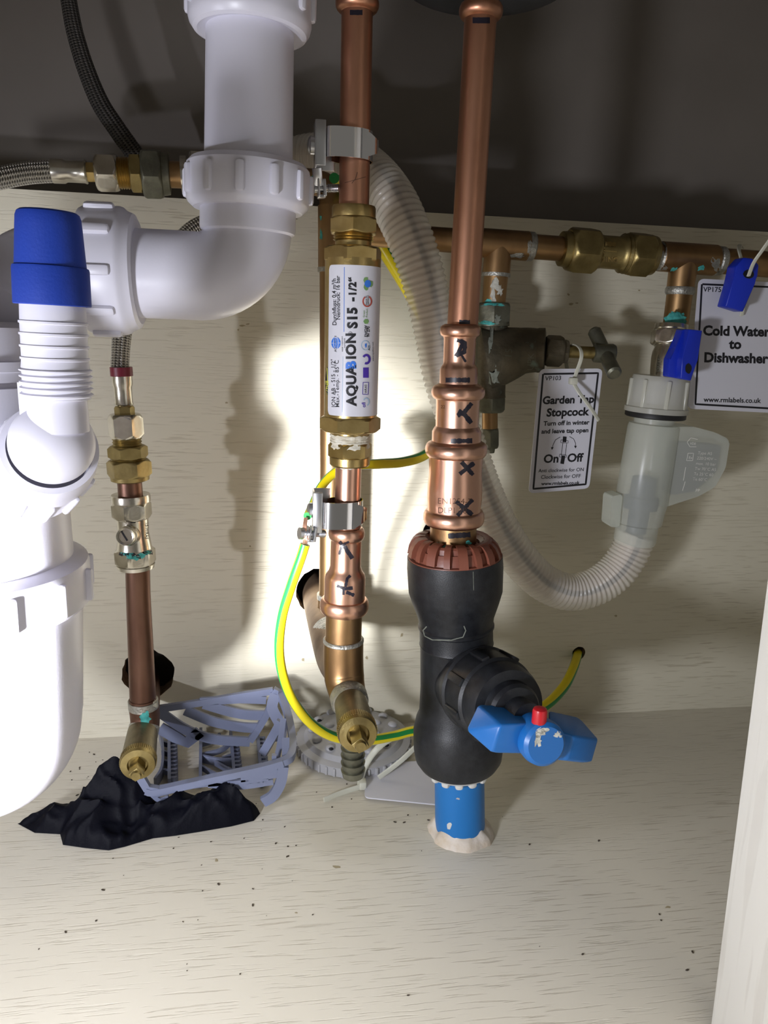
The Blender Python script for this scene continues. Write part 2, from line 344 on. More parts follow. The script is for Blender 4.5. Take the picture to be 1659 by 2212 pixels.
# ---- printing, marker strokes and stains laid on a surface
def bvh(o):
    bm = bmesh.new(); bm.from_mesh(o.data); t = BVHTree.FromBMesh(bm); bm.free(); return t
class Print:
    """adds thin printed faces to an object's own mesh, cast on to its surface"""
    def __init__(s, o, lift=.00012):
        s.o = o; s.t = bvh(o); s.bm = bmesh.new(); s.bm.from_mesh(o.data); s.lift = lift; s.n0 = len(s.bm.faces)
    def slot(s, m):
        ms = s.o.data.materials
        for i, x in enumerate(ms):
            if x == m: return i
        ms.append(m); return len(ms) - 1
    def hit(s, x, y, k=1.):
        d = ray(x, y).normalized(); h = s.t.ray_cast(EYE, d)
        if h[0] is None: return None
        n = h[1] if h[1].dot(d) < 0 else -h[1]
        return s.bm.verts.new(h[0] + n * s.lift * k)
    def face(s, vs, mi):
        if any(v is None for v in vs) or len(set(vs)) < 3: return
        if max((a.co - b.co).length for a in vs for b in vs) > .03: return
        try: f = s.bm.faces.new(vs)
        except ValueError: return
        f.material_index = mi; f.smooth = True
    def stroke(s, pts, width, m, step=3., across=3, rough=0.):
        mi = s.slot(m); pth = []
        for (x0, y0), (x1, y1) in zip(pts, pts[1:]):
            k = max(1, int(math.hypot(x1 - x0, y1 - y0) / step))
            pth += [(x0 + (x1 - x0) * i / k, y0 + (y1 - y0) * i / k) for i in range(k)]
        pth.append(pts[-1]); prev = None
        for i, (x, y) in enumerate(pth):
            a, b = pth[max(0, i - 1)], pth[min(len(pth) - 1, i + 1)]; L = math.hypot(b[0] - a[0], b[1] - a[1]) or 1
            nx, ny = -(b[1] - a[1]) / L, (b[0] - a[0]) / L
            w = (width if not callable(width) else width(i / max(1, len(pth) - 1))) * (1 + random.uniform(-rough, rough)) / 2
            row = [s.hit(x + nx * w * (2 * j / across - 1), y + ny * w * (2 * j / across - 1)) for j in range(across + 1)]
            if prev:
                for j in range(across): s.face((prev[j], prev[j + 1], row[j + 1], row[j]), mi)
            prev = row
    def blob(s, cx, cy, rx, ry, m, n=14, rough=.35, k=1., rot=0.):
        mi = s.slot(m); c, sn = math.cos(rot), math.sin(rot); rings = []
        for f in (.33, .66, 1.):
            ring = []
            for j in range(n):
                t = 2 * PI * j / n; q = f * (1 + (random.uniform(-rough, rough) if f == 1 else 0))
                x, y = rx * q * math.cos(t), ry * q * math.sin(t); ring.append(s.hit(cx + x * c - y * sn, cy + x * sn + y * c, k))
            rings.append(ring)
        c0 = s.hit(cx, cy, k)
        for j in range(n):
            s.face((c0, rings[0][j], rings[0][(j + 1) % n]), mi)
            for a, b in zip(rings, rings[1:]): s.face((a[j], b[j], b[(j + 1) % n], a[(j + 1) % n]), mi)
    def poly(s, pts, m, cell=4., k=1.):
        b2 = bmesh.new(); b2.faces.new([b2.verts.new((x, y, 0)) for x, y in pts]); s.flat(b2, m, cell, cell, k)
    def flat(s, b2, m, cx=4., cy=40., k=1.):
        """a flat pixel mesh, cut finely and cast on to the surface"""
        mi = s.slot(m); xs = [v.co.x for v in b2.verts]; ys = [v.co.y for v in b2.verts]
        for lo, hi, st, no in ((min(xs), max(xs), cx, (1, 0, 0)), (min(ys), max(ys), cy, (0, 1, 0))):
            q = lo + st
            while q < hi:
                g = b2.verts[:] + b2.edges[:] + b2.faces[:]
                bmesh.ops.bisect_plane(b2, geom=g, dist=1e-5, plane_co=V(no) * q, plane_no=no); q += st
        mp = {v: s.hit(v.co.x, v.co.y, k) for v in b2.verts}
        for f in b2.faces: s.face([mp[v] for v in f.verts], mi)
        b2.free()
    def text(s, txt, org, xd, yd, size, m, align='LEFT', bold=0., cx=4., cy=40., k=1., shear=0., space=1.):
        """org: pixel of the baseline start; xd, yd: pixel directions of one reading step and one upward step"""
        cu = bpy.data.curves.new('lettering', 'FONT'); cu.body = txt; cu.align_x = align; cu.offset = bold; cu.shear = shear; cu.space_character = space; cu.resolution_u = 3
        ob = bpy.data.objects.new('lettering', cu); COL.objects.link(ob); dg = bpy.context.evaluated_depsgraph_get(); dg.update()
        me = bpy.data.meshes.new_from_object(ob.evaluated_get(dg)); bpy.data.objects.remove(ob); bpy.data.curves.remove(cu)
        b2 = bmesh.new(); b2.from_mesh(me); bpy.data.meshes.remove(me)
        for v in b2.verts:
            x, y = v.co.x * size, v.co.y * size; v.co = (org[0] + xd[0] * x + yd[0] * y, org[1] + xd[1] * x + yd[1] * y, 0)
        s.flat(b2, m, cx, cy, k)
    def done(s):
        s.bm.to_mesh(s.o.data); s.bm.free()
B = bmesh.new
# ================================================================== the cupboard
WY = PZ(800, 1565).y                                # front of the back panel
TOPZ = P(800, 452, WY).z
XL, XR = -.40, .62
def plate(name, outline, holes, to3, depth, m, mhole=None):
    """a board with real holes: outline and holes in board coordinates"""
    cu = bpy.data.curves.new(name, 'CURVE'); cu.dimensions = '2D'; cu.fill_mode = 'BOTH'; cu.extrude = depth / 2
    for lp in [outline] + holes:
        sp = cu.splines.new('POLY'); sp.points.add(len(lp) - 1); sp.use_cyclic_u = True
        for q, (x, y) in zip(sp.points, lp): q.co = (x, y, 0, 1)
    ob = bpy.data.objects.new(name, cu); COL.objects.link(ob); dg = bpy.context.evaluated_depsgraph_get(); dg.update()
    me = bpy.data.meshes.new_from_object(ob.evaluated_get(dg)); bpy.data.objects.remove(ob); bpy.data.curves.remove(cu)
    bm = B(); bm.from_mesh(me); bpy.data.meshes.remove(me)
    for v in bm.verts: v.co = to3(v.co)
    bmesh.ops.remove_doubles(bm, verts=bm.verts, dist=1e-6)
    bm.normal_update()
    if mhole:
        for f in bm.faces:
            if abs(f.normal.y) < .5 and min(f.calc_center_median().z - 0, TOPZ - f.calc_center_median().z) > .004 and XL + .01 < f.calc_center_median().x < XR - .01: f.material_index = 1
    return link(name, bm, [m] + ([mhole] if mhole else []), sharp=30)
def hole(px, py, hw, n=28, jag=.05):
    c = P(px, py, WY); r = rad(c, hw)
    return [(c.x + r * math.cos(2 * PI * k / n) * (1 + random.uniform(-jag, jag)), c.z + r * math.sin(2 * PI * k / n) * (1 + random.uniform(-jag, jag))) for k in range(n)]
floor_o = plate('floor', [(XL, -.10), (XR, -.10), (XR, .66), (XL, .66)], [], lambda c: V((c.x, c.y, -.009 + c.z)), .018, CREAMF); floor_o['kind'] = 'structure'
wb = plate('wall_back', [(XL, 0), (XR, 0), (XR, TOPZ), (XL, TOPZ)], [hole(320, 1455, 56, jag=.07), hole(688, 1277, 50), hole(1250, 1411, 15, 18), hole(935, 1147, 22, 18)],
           lambda c: V((c.x, WY + .008 + c.z, c.y)), .016, CREAM, CHIP); wb['kind'] = 'structure'
pn = Print(wb)
for q in ((524, 703, 5, 2), (536, 700, 4, 1.5), (515, 712, 2, 2), (1228, 636, 3, 2), (1234, 657, 6, 2), (1246, 655, 3, 1.5), (1380, 627, 3, 1.5), (868, 1372, 3, 4), (792, 1420, 3, 4), (655, 1425, 3, 4), (540, 1180, 2, 2), (1330, 1330, 3, 2), (490, 870, 3, 1.5)): pn.blob(*q, STAIN, 8, .5)
pn.done()
pn = Print(floor_o)
for q in ((725, 1872, 10, 3), (468, 1858, 4, 3), (1442, 1960, 5, 2), (640, 1972, 5, 1.5)): pn.blob(*q, STAIN, 8, .5)
pn.done()
def slab(name, lo, hi, m):
    bm = B(); lo, hi = V(lo), V(hi); c = (lo + hi) / 2; h = (hi - lo) / 2
    box(bm, c, (h.x, 0, 0), (0, h.y, 0), (0, 0, h.z)); o = link(name, bm, m); o['kind'] = 'structure'; return o
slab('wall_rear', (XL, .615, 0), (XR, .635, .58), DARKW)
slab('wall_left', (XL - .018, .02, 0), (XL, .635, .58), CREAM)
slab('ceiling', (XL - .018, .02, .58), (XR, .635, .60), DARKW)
bm = B(); a0, a1 = P(1535, 2212, .25), P(1657, 1250, .25); dirn = (a1 - a0) / (a1.z - a0.z); base = a0 - dirn * a0.z; top = base + dirn * .58
up = (top - base) / 2; box(bm, (base + top) / 2 + V((.009, -.11, 0)), (.009, 0, 0), (0, .11, 0), up, bev=.0008)
gable = link('wall_right', bm, CREAMV); gable['kind'] = 'structure'
# ================================================================== sink bowl above
t = thing('sink_bowl', 'dark underside of the sink bowl showing above the two copper pipes', 'sink')
bm = B(); c = P(1050, -24, .50)
lathe3(bm, c, c + V((0, 0, .03)), [(0, .001), (0, .035), (.12, .052), (.35, .062), (1, .066), (2.2, .066)]); link('bowl', bm, SINK, t)
# ================================================================== white waste pipework
t = thing('waste_pipe', 'upright white plastic waste pipe with ribbed nut at the top edge', 'pipe')
ax = axis((542, -60, .39), (536, 480, .39))
bm = B(); plathe(bm, ax, [(-70, 94), (435, 94)], 64); link('pipe', bm, PVC, t)
bm = B(); plathe(bm, ax, [(-330, 94), (-92, 94), (-90, 125), (-70, 131), (48, 132), (60, 129), (72, 121), (76, 112), (70, 100)], 64)
pribs(bm, ax, -80, 40, 132, 12, .0022, .0022, .1); link('compression_nut', bm, PVC, t)
t = thing('waste_elbow', 'white plastic waste elbow with two ribbed nuts turning left under the pipe', 'pipe elbow')
bm = B(); plathe(bm, ax, [(356, 98), (350, 112), (353, 122), (364, 131), (378, 133), (438, 131), (446, 127), (456, 116), (456, 105)], 64)
pribs(bm, ax, 372, 436, 131, 12, .0022, .0022, .1); link('compression_nut', bm, PVC, t)
hx = axis((537, 597, .39), (280, 588, .39))
bm = B(); plathe(bm, ax, [(440, 102), (494, 102), (502, 100), (506, 94)], 64)
arc = []; r0 = 104
for k in range(15):
    a = PI / 2 * k / 14; arc.append((537 - r0 + r0 * math.cos(a), 494 + r0 * math.sin(a)))
path = [P(537, 470, .39)] + [P(x, y, .39) for x, y in arc] + [P(380, 595, .39), P(270, 590, .39)]
tube(bm, path, lambda s: .0208, 64); link('elbow_body', bm, PVC, t)
bm = B(); plathe(bm, hx, [(300, 99), (302, 108), (297, 118), (282, 124), (276, 130), (268, 132), (196, 132), (188, 128), (181, 112), (172, 108), (165, 100)], 64)
pribs(bm, hx, 200, 264, 132, 10, .0024, .0022, .35); link('compression_nut', bm, PVC2, t)
t = thing('trap_bend', 'smooth white plastic bend behind the blue cap', 'pipe bend')
bm = B(); ptube(bm, [(190, 584, .39), (130, 583, .39), (75, 600, .39), (30, 640, .38), (-15, 685, .365), (-35, 712, .355)], [100, 100, 102, 106, 112, 116], 48); link('bend_body', bm, PVC2, t)
# bottle trap
t = thing('bottle_trap', 'large white plastic bottle trap with rounded base at the left edge', 'trap')
TY = .335; tx = axis((-110, 780, TY), (-40, 1560, TY))
bm = B(); plathe(bm, tx, [(690, 150), (700, 185), (768, 190), (770, 200), (790, 200), (792, 196), (812, 196), (814, 188), (822, 188), (824, 204), (905, 204), (912, 218), (1040, 220), (1060, 214), (1215, 214)], 64); link('trap_body', bm, PVC, t)
bm = B(); pr = [(1200, 205), (1204, 222), (1214, 243), (1225, 246), (1300, 243), (1308, 236), (1310, 215)]
plathe(bm, tx, pr, 64); pribs(bm, tx, 1226, 1296, 243, 14, .0018, .0028, .02); nut = link('collar_nut', bm, PVC, t)
bm = B(); pr = [(1300, 222), (1330, 223), (1548, 205), (1556, 203)]
for k in range(1, 15):
    a = PI / 2 * k / 14; pr.append((1558 + 178 * math.sin(a), 200 * math.cos(a) + 1))
plathe(bm, tx, pr, 64); link('trap_bowl', bm, PVC, t)
pn = Print(nut)
for k in range(26):
    x = random.uniform(-10, 146); y = 1224 - 22 * max(0, (x - 40) / 106) ** 2.; pn.blob(x, y + random.uniform(-4, 3), random.uniform(2, 7), random.uniform(1, 2.2), CHIP, 7)
pn.done()
# ball socket and spigot
t = thing('hose_spigot', 'ribbed white hose spigot on a ball joint under the blue rubber cap', 'spigot')
sx = axis((126, 900, .275), (104, 457, .275)); Q = lambda u: sx[0] + (sx[1] - sx[0]) * solve(*sx[:2], u, 'y')
bm = B(); bc = P(113, 958, .278); rb = rad(bc, 88)
A_, B_ = P(70, 1035, .325), P(110, 968, .283); r1 = rad(B_, 108)
lathe3(bm, A_, B_, [(-.6, r1 * .62), (0, r1 * .80), (.05, r1 * .98), (.12, r1 * 1.02), (.72, r1 * 1.02), (.86, r1 * .99), (.98, r1 * .93), (.99, rb * 1.02), (.80, rb * .98)], 64)
ribs(bm, A_, B_, r1 * 1.02, 12, .0016, .0018, .15, .62, .2); link('socket_collar', bm, PVC2, t)
bm = B(); bmesh.ops.create_uvsphere(bm, u_segments=48, v_segments=32, radius=rb, matrix=Matrix.Translation(bc)); link('ball', bm, PVC2, t)
bm = B(); pr = [(930, 62), (905, 62), (862, 60), (860, 68)]
for k in range(5): y = 856 - k * 13; pr += [(y, 68), (y - 3, 73.5), (y - 6, 73.5), (y - 9, 68)]
pr += [(795, 69)]
for y in (774, 748, 722, 697): pr += [(y + 4, 67.2), (y + 2.5, 70), (y - 2, 70), (y - 3, 67)]
pr += [(600, 65)]; plathe(bm, sx, pr, 56)
box(bm, (Q(860) + Q(905)) / 2 + V((-rad(Q(880), 64), .002, 0)), (.0018, 0, 0), (0, .004, 0), (0, 0, .009)); sp_ = link('nozzle', bm, PVC2, t)
t = thing('rubber_bung', 'bright blue rubber cap pushed on the white hose spigot', 'cap')
bm = B(); plathe(bm, sx, [(640, 68), (660, 70), (660, 77), (658, 78.5), (582, 78), (577, 76.5), (575, 72.5), (560, 71.5), (490, 67.5), (470, 66), (461, 63), (457, 58), (456, 30)], 56); link('sleeve', bm, BLUE, t)
# ================================================================== braided hoses at the upper left
t = thing('braided_hose', 'dark braided flexible hose curving down from the upper left corner', 'hose')
bm = B(); ptube(bm, [(142, -40, .55), (150, 10, .55), (163, 75, .55), (186, 150, .55), (216, 222, .552), (252, 278, .555), (296, 340, .56), (312, 365, .562)], [17, 17, 18, 19, 20, 20, 20, 20], 24); link('braid_sleeve', bm, BRAIDD, t)
hx = axis((110, 369, .508), (400, 378, .513))
t = thing('braided_hose', 'bright steel braided hose leaving the frame at the upper left edge', 'hose')
bm = B(); ptube(bm, [(-60, 400, .50), (0, 385, .504), (60, 374, .507), (118, 370, .508)], [23, 23, 23, 23], 24); link('braid_sleeve', bm, BRAIDS, t)
bm = B(); plathe(bm, hx, [(110, 21), (113, 25), (138, 25), (144, 22), (182, 23), (186, 25), (189, 22)], 40); link('ferrule', bm, NICKEL, t)
bm = B(); phex(bm, hx, 186, 210, 22, .2); link('tail_piece', bm, BRASS, t)
bm = B(); phex(bm, hx, 207, 256, 42, .26); link('union_nut', bm, NICKEL, t)
t = thing('hose_adaptor', 'brass threaded adaptor with grey nut lying along the top of back panel', 'pipe fitting')
bm = B(); plathe(bm, hx, threads(252, 284, 33, 6, 3), 40); link('thread', bm, BRASS, t)
bm = B(); phex(bm, hx, 282, 309, 43, .2); link('hex_flange', bm, BRASSD, t)
bm = B(); phex(bm, hx, 307, 352, 54, .26); plathe(bm, hx, [(350, 44), (366, 41), (368, 30)], 40); link('compression_nut', bm, GREYBR, t)
t = thing('isolating_valve', 'chromed valve half hidden behind the upper white elbow nut', 'valve')
bm = B(); plathe(bm, hx, [(390, 30), (391, 38), (404, 38), (405, 33), (412, 33)], 40); phex(bm, hx, 411, 442, 52, .1); plathe(bm, hx, [(440, 34), (560, 33)], 40); link('valve_body', bm, NICKEL, t)
t = thing('copper_pipe', 'tarnished copper pipe running along behind the white elbow nut and turning down behind conditioner', 'pipe')
bm = B(); plathe(bm, hx, [(360, 27), (400, 27)], 32)
pth = [P(560, 388, .512), P(640, 391, .51), P(680, 394, .508), P(706, 405, .503), P(716, 430, .497), P(717, 470, .495), P(716, 1000, .495), P(713, 1310, .495)]
tube(bm, pth[:2] + spline(pth[1:6], 5) + pth[6:], .0078, 32)
tube(bm, [P(717, 445, .495), P(717, 583, .495)], .0088, 32)
tube(bm, [P(717, 578, .495), P(717, 588, .495)], .0091, 32, mi=1)
tube(bm, [P(713, 1282, .495), P(713, 1292, .495)], .0093, 32, mi=1); tube(bm, [P(713, 1290, .495), P(713, 1345, .495)], .0092, 32)
cp = link('pipe', bm, [COPPERB, SOLDER], t)
pn = Print(cp); pn.blob(676, 388, 9, 8, PATINA); pn.blob(694, 508, 3, 12, PATINA); pn.blob(693, 470, 2, 5, PATINA); pn.done()
# ================================================================== left riser
t = thing('braided_hose', 'steel braided hose with maroon ring below the left ribbed nut', 'hose')
lx = axis((262, 800, .47), (284, 1070, .47))
bm = B(); ptube(bm, [(640, 452, .505), (520, 470, .505), (430, 490, .50), (370, 545, .495), (310, 610, .488), (277, 665, .48), (264, 720, .474), (260, 770, .471), (259, 800, .47)], [20, 20, 20, 20, 20, 20, 20, 19, 19], 24); link('braid_sleeve', bm, BRAIDS, t)
bm = B(); plathe(bm, lx, [(793, 18), (793, 23.5), (812, 23.5), (813, 20)], 40); link('marking_ring', bm, MAROON, t)
bm = B(); plathe(bm, lx, [(810, 19), (811, 21.5), (830, 21.5), (837, 19), (868, 18.5), (873, 20), (877, 17)], 40); link('ferrule', bm, NICKEL, t)
bm = B(); phex(bm, lx, 876, 902, 21, .3); link('tail_piece', bm, BRASSD, t)
bm = B(); phex(bm, lx, 894, 947, 37, .52); link('union_nut', bm, NICKEL, t)
t = thing('hose_adaptor', 'brass threaded adaptor with brown nut below the steel hose nut', 'pipe fitting')
bm = B(); plathe(bm, lx, threads(945, 970, 31, 4, 3), 40); link('thread', bm, BRASSD, t)
bm = B(); phex(bm, lx, 962, 990, 42, .2); plathe(bm, lx, threads(988, 1002, 36, 2, 3), 40); link('hex_flange', bm, BRASSD, t)
bm = B(); phex(bm, lx, 992, 1030, 47, .52); plathe(bm, lx, [(1028, 41), (1036, 40), (1040, 30)], 40); link('compression_nut', bm, BRASSD, t)
lx2 = axis((279, 1030, .47), (299, 1290, .47))
t = thing('isolating_valve', 'chromed isolating valve with slotted screw in the left copper pipe', 'valve')
bm = B(); plathe(bm, lx2, [(1070, 28), (1068, 40), (1072, 41), (1083, 41), (1085, 36)], 40); phex(bm, lx2, 1083, 1120, 42, .2); link('compression_nut', bm, NICKEL, t)
bm = B(); plathe(bm, lx2, [(1112, 33), (1130, 33), (1150, 32), (1180, 36), (1192, 38)], 40); vb = link('valve_body', bm, NICKEL, t)
a_ = P(286, 1155, .47); b_ = P(270, 1159, .446); bm = B(); rr = rad(b_, 20)
lathe3(bm, a_, b_, [(0, rr * 1.15), (.5, rr * 1.15), (.55, rr), (.97, rr), (1, rr * .92), (.985, rr * .72), (.93, rr * .7)], 32); sc = link('screw_boss', bm, NICKEL, vb)
pn = Print(sc); pn.stroke([(262, 1147), (275, 1168)], 4, INK); pn.done()
pn = Print(vb); pn.blob(285, 1125, 9, 5, INK); pn.text('15-WRAS', (314, 1128), (0, 1), (1, 0), 9, INK); pn.done()
bm = B(); phex(bm, lx2, 1183, 1220, 43, .2); plathe(bm, lx2, [(1218, 40), (1226, 38), (1230, 26)], 40); n2 = link('compression_nut', bm, NICKEL, t)
pn = Print(n2)
for k in range(16): pn.blob(262 + k * 4.2, 1192 + 6 * math.sin(k / 15 * PI) + random.uniform(-4, 8), 6, 5, PATINA if k % 3 else INK)
pn.done()
t = thing('copper_pipe', 'tarnished copper riser on the left between brass nut and soldered elbow', 'pipe')
bm = B(); plathe(bm, lx2, [(1030, 25.5), (1150, 26)], 32)
ptube(bm, [(297, 1200, .47), (299, 1290, .47), (304, 1400, .47), (309, 1520, .47)], [25.5, 25.5, 26.5, 27.5], 32); link('pipe', bm, COPPERD, t)
t = thing('soldered_tee', 'copper elbow with pale solder and turquoise spot above the left drain cock', 'pipe fitting')
bm = B(); ptube(bm, [(309, 1508, .47), (310, 1525, .47), (313, 1545, .47), (313, 1570, .467), (307, 1595, .462)], [29, 31, 31, 30, 29], 32)
ptube(bm, [(318, 1455, .60), (319, 1475, .545), (316, 1525, .50), (313, 1552, .472)], [24, 25, 28, 28], 32)
ptube(bm, [(309, 1512, .47), (310, 1528, .47)], 31.5, 32, mi=1); ptube(bm, [(312, 1568, .4675), (308, 1590, .463)], 32, 32, mi=1)
tee = link('tee_body', bm, [COPPERD, SOLDER], t)
pn = Print(tee); pn.blob(312, 1553, 12, 10, PATINA); pn.blob(315, 1545, 7, 8, PATINA); pn.blob(336, 1512, 8, 14, LIME); pn.done()
def drain_cock(label, A0, B0, r, barb):
    t = thing('drain_cock', label, 'valve'); A0, B0 = V(A0), V(B0); d = (B0 - A0)
    bm = B(); lathe3(bm, A0, B0, [(-.1, r * .85), (0, r * .88), (.1, r * .92), (.78, r), (.80, r * .99), (.82, r * .8)], 48); link('barrel', bm, BRASSA, t)
    bm = B(); lathe3(bm, A0, B0, [(.78, r * .9), (.80, r * 1.03), (.92, r * 1.03), (.97, r * .97), (.985, r * .6), (.93, r * .55)], 48)
    ribs(bm, A0, B0, r * 1.03, 60, r * .02, r * .03, .80, .92); link('knurled_ring', bm, BRASSD, t)
    bm = B(); u, v = frame(d); s = r * .32; c = A0 + d * 1.06; u, v = (u * .8 + v * .6), (v * .8 - u * .6)
    box(bm, c, u * s, v * s, d * .16, bev=s * .12); lathe3(bm, A0 + d * 1.21, A0 + d * 1.26, [(0, s * .98), (1, s * .8)], 24); link('square_plug', bm, BRASSD, t)
    if barb:
        bx = axis(*barb[0]); bm = B(); h = barb[1]; pr = [(1600, h * .9)]
        for k in range(4): y = 1612 + k * 16; pr += [(y, h * .86), (y + 1, h * 1.02), (y + 15, h * .88)]
        plathe(bm, bx, pr, 40); link('hose_barb', bm, GREYBR, t)
    return t
A0 = P(309, 1575, .468); B0 = P(297, 1655, .425)
drain_cock('dull brass drain cock pointing at the black glove', A0, B0, rad(B0, 37), None)
# ================================================================== centre-left stack with the water conditioner
cxx = axis((772, 0, .40), (757, 900, .40))
t = thing('press_coupling', 'rolled copper coupling end at the top of conditioner pipe', 'pipe fitting')
bm = B(); plathe(bm, cxx, [(-320, 36), (-8, 36)] + bead(-8, 26, 36, 47.5) + [(28, 34)], 48); link('coupling_body', bm, COPPER, t)
t = thing('copper_pipe', 'upright copper pipe feeding the brass water conditioner from above', 'pipe')
bm = B(); plathe(bm, cxx, [(0, 34), (300, 33.4), (455, 32.5)], 48); cp = link('pipe', bm, COPPER, t)
pn = Print(cp); pn.stroke([(756, 27), (783, 27)], 11, MARKER, rough=.05)
pn.stroke([(772, 372), (768, 386), (760, 396)], 1.5, COPPERD); pn.stroke([(745, 395), (790, 382)], 1.2, COPPERD); pn.done()
def earth_clamp(label, ax, y0, y1, hw, sx, sy, lean, Yc, screw):
    """a metal strap round the pipe, a folded bracket at its left, and a screw with a terminal"""
    t = thing('earth_clamp', label, 'clamp'); A, Bv, dom = ax; d = Bv - A
    a = A + d * solve(A, Bv, y0, dom); b = A + d * solve(A, Bv, y1, dom); rr = rad((a + b) / 2, hw)
    right = V((1, 0, 0)); fwd = V((0, -1, 0)); bm = B(); th = .0005
    # strap: starts at the bracket, bows out in front of the pipe, hugs it on the right and overlaps into a loose tail
    pts = [(-2.05, .25), (-2.05, .75), (-1.75, 1.18), (-1.2, 1.36), (-.4, 1.36), (.3, 1.22), (.85, .82), (1.12, .25), (1.06, -.45), (.55, -.98), (-.2, -1.08), (-.9, -.75), (-1.5, -.3)]
    loop = spline([V((x, y, 0)) for x, y in pts], 5)
    ring = []
    for p in loop:
        off = right * p.x * rr + fwd * p.y * rr; ring.append((bm.verts.new(a + off), bm.verts.new(b + off)))
    for (p, q), (p2, q2) in zip(ring, ring[1:]): bm.faces.new((p, q, q2, p2))
    tail = [V(x) for x in ((.3, 1.24, 0), (.9, .95, 0), (1.35, .55, 0), (1.42, .25, 0))]; tr = []
    for i, p in enumerate(tail):
        off = right * p.x * rr + fwd * p.y * rr; k = .14 * i; tr.append((bm.verts.new(a.lerp(b, k) + off), bm.verts.new(b.lerp(a, k) + off)))
    for (p, q), (p2, q2) in zip(tr, tr[1:]): bm.faces.new((p, q, q2, p2))
    bmesh.ops.recalc_face_normals(bm, faces=bm.faces); bmesh.ops.solidify(bm, geom=bm.faces[:], thickness=th); link('strap', bm, CHROME, t, 60)
    # bracket: folded U plate
    bm = B(); zc = (a + b) / 2; hh = (a - b) / 2; c = zc + right * (-2.1 * rr) + hh * lean
    box(bm, c + fwd * .3 * rr + right * (-.42 * rr), right * th, fwd * .85 * rr, hh * 1.5, bev=th * .6)
    box(bm, c + fwd * (-.55 * rr) + right * .2 * rr, right * .65 * rr, fwd * th, hh * 1.5, bev=th * .6)
    box(bm, c + fwd * 1.12 * rr + right * (-.12 * rr), right * .3 * rr, fwd * th, hh * 1.5, bev=th * .6); bk = link('bracket', bm, STEEL, t)
    hd = c + right * (-.47 * rr) + fwd * .25 * rr; bm = B()
    lathe3(bm, hd, hd - right * rr * .45, [(0, rr * .55), (.55, rr * .55), (.85, rr * .42), (1, rr * .2)], 28); link('adjusting_screw', bm, STEEL, t)
    # terminal
    s0, s1, s2 = [P(*q) for q in screw]; dd = (s2 - s0); bm = B(); L = dd.length
    q = rr * .26; pr = [(0, q * .5), (.02, q * 1.7), (.14, q * 1.7), (.2, q * 1.2), (.22, q)]
    lathe3(bm, s0, s2, pr, 24)
    pr = [(.2, q)]
    for k in range(9): x = .62 + k * .038; pr += [(x, q * .85), (x + .019, q * 1.05)]
    pr += [(.97, q * .9), (1., q * .5)]
    lathe3(bm, s0, s2, pr, 24); link('terminal_screw', bm, STEEL, t)
    bm = B(); u, v = frame(dd); m_ = s0 + dd * .34
    box(bm, m_, dd * .03, u * q * 2.1, v * q * 2.1, bev=q * .2); box(bm, s0 + dd * .52, dd * .05, u * q * 2.0, v * q * 2.0, bev=q * .2)
    m2 = s0 + dd * .43; box(bm, m2 - V((0, 0, 1)) * q * 1.9, dd * .12, fwd * q * 1.3, V((0, 0, 1)) * q * .35, bev=q * .1); link('terminal_plate', bm, STEEL, t)
    bm = B(); g = V(bk.location)
    lo = c - hh * 1.45 + right * (-.3 * rr); tube(bm, spline([lo, lo.lerp(m_, .5) + fwd * rr * .1, m_], 5), rr * .32, 12, squash=(1, .35)); link('link_plate', bm, STEEL, t)
    return t
earth_clamp('upper earth clamp with chrome strap on the pipe above the conditioner', cxx, 286, 350, 34, 0, 0, -.12, .40, ((664, 408, .405), (690, 410, .405), (734, 406, .405)))
# conditioner
t = thing('water_conditioner', 'brass water conditioner cylinder with white printed label', 'water conditioner')
bm = B(); plathe(bm, cxx, [(447, 34), (446, 46), (450, 47.5), (474, 47.5), (478, 46)], 48); phex(bm, cxx, 470, 508, 56, .12); link('compression_nut', bm, BRASS, t)
bm = B(); plathe(bm, cxx, threads(504, 522, 44, 3, 4) + [(522, 39), (538, 39)], 48); link('neck', bm, BRASS, t)
bm = B(); phex(bm, cxx, 533, 570, 65, .30); link('hex_cap', bm, BRASS, t, label='upper hexagonal brass end cap')
bm = B(); plathe(bm, cxx, [(560, 60.5), (912, 56.5)], 96); cyl = link('cylinder', bm, BRASS, t)
bm = B(); phex(bm, cxx, 897, 932, 66, .52); link('hex_cap', bm, BRASS, t, label='lower hexagonal brass end cap')
bm = B(); plathe(bm, cxx, [(928, 40), (950, 40)], 40); link('neck', bm, BRASS, t)
bm = B(); pr = [(936, 38)] + [(938 + 3 * k, 42 + (k % 2) * 1.2) for k in range(8)] + [(964, 44), (968, 40)]; plathe(bm, cxx, pr, 48)
for v in bm.verts: v.co += V((noise.noise(v.co * 900), noise.noise(v.co * 900 + V((5, 0, 0))), noise.noise(v.co * 700))) * .0007
link('sealing_tape', bm, PTFE, t, label='whitish thread tape wound round the neck')
bm = B(); phex(bm, cxx, 953, 990, 48, .42); plathe(bm, cxx, [(984, 42), (986, 44), (1002, 43.5), (1005, 41), (1005, 28)], 48); link('compression_nut', bm, BRASS, t)
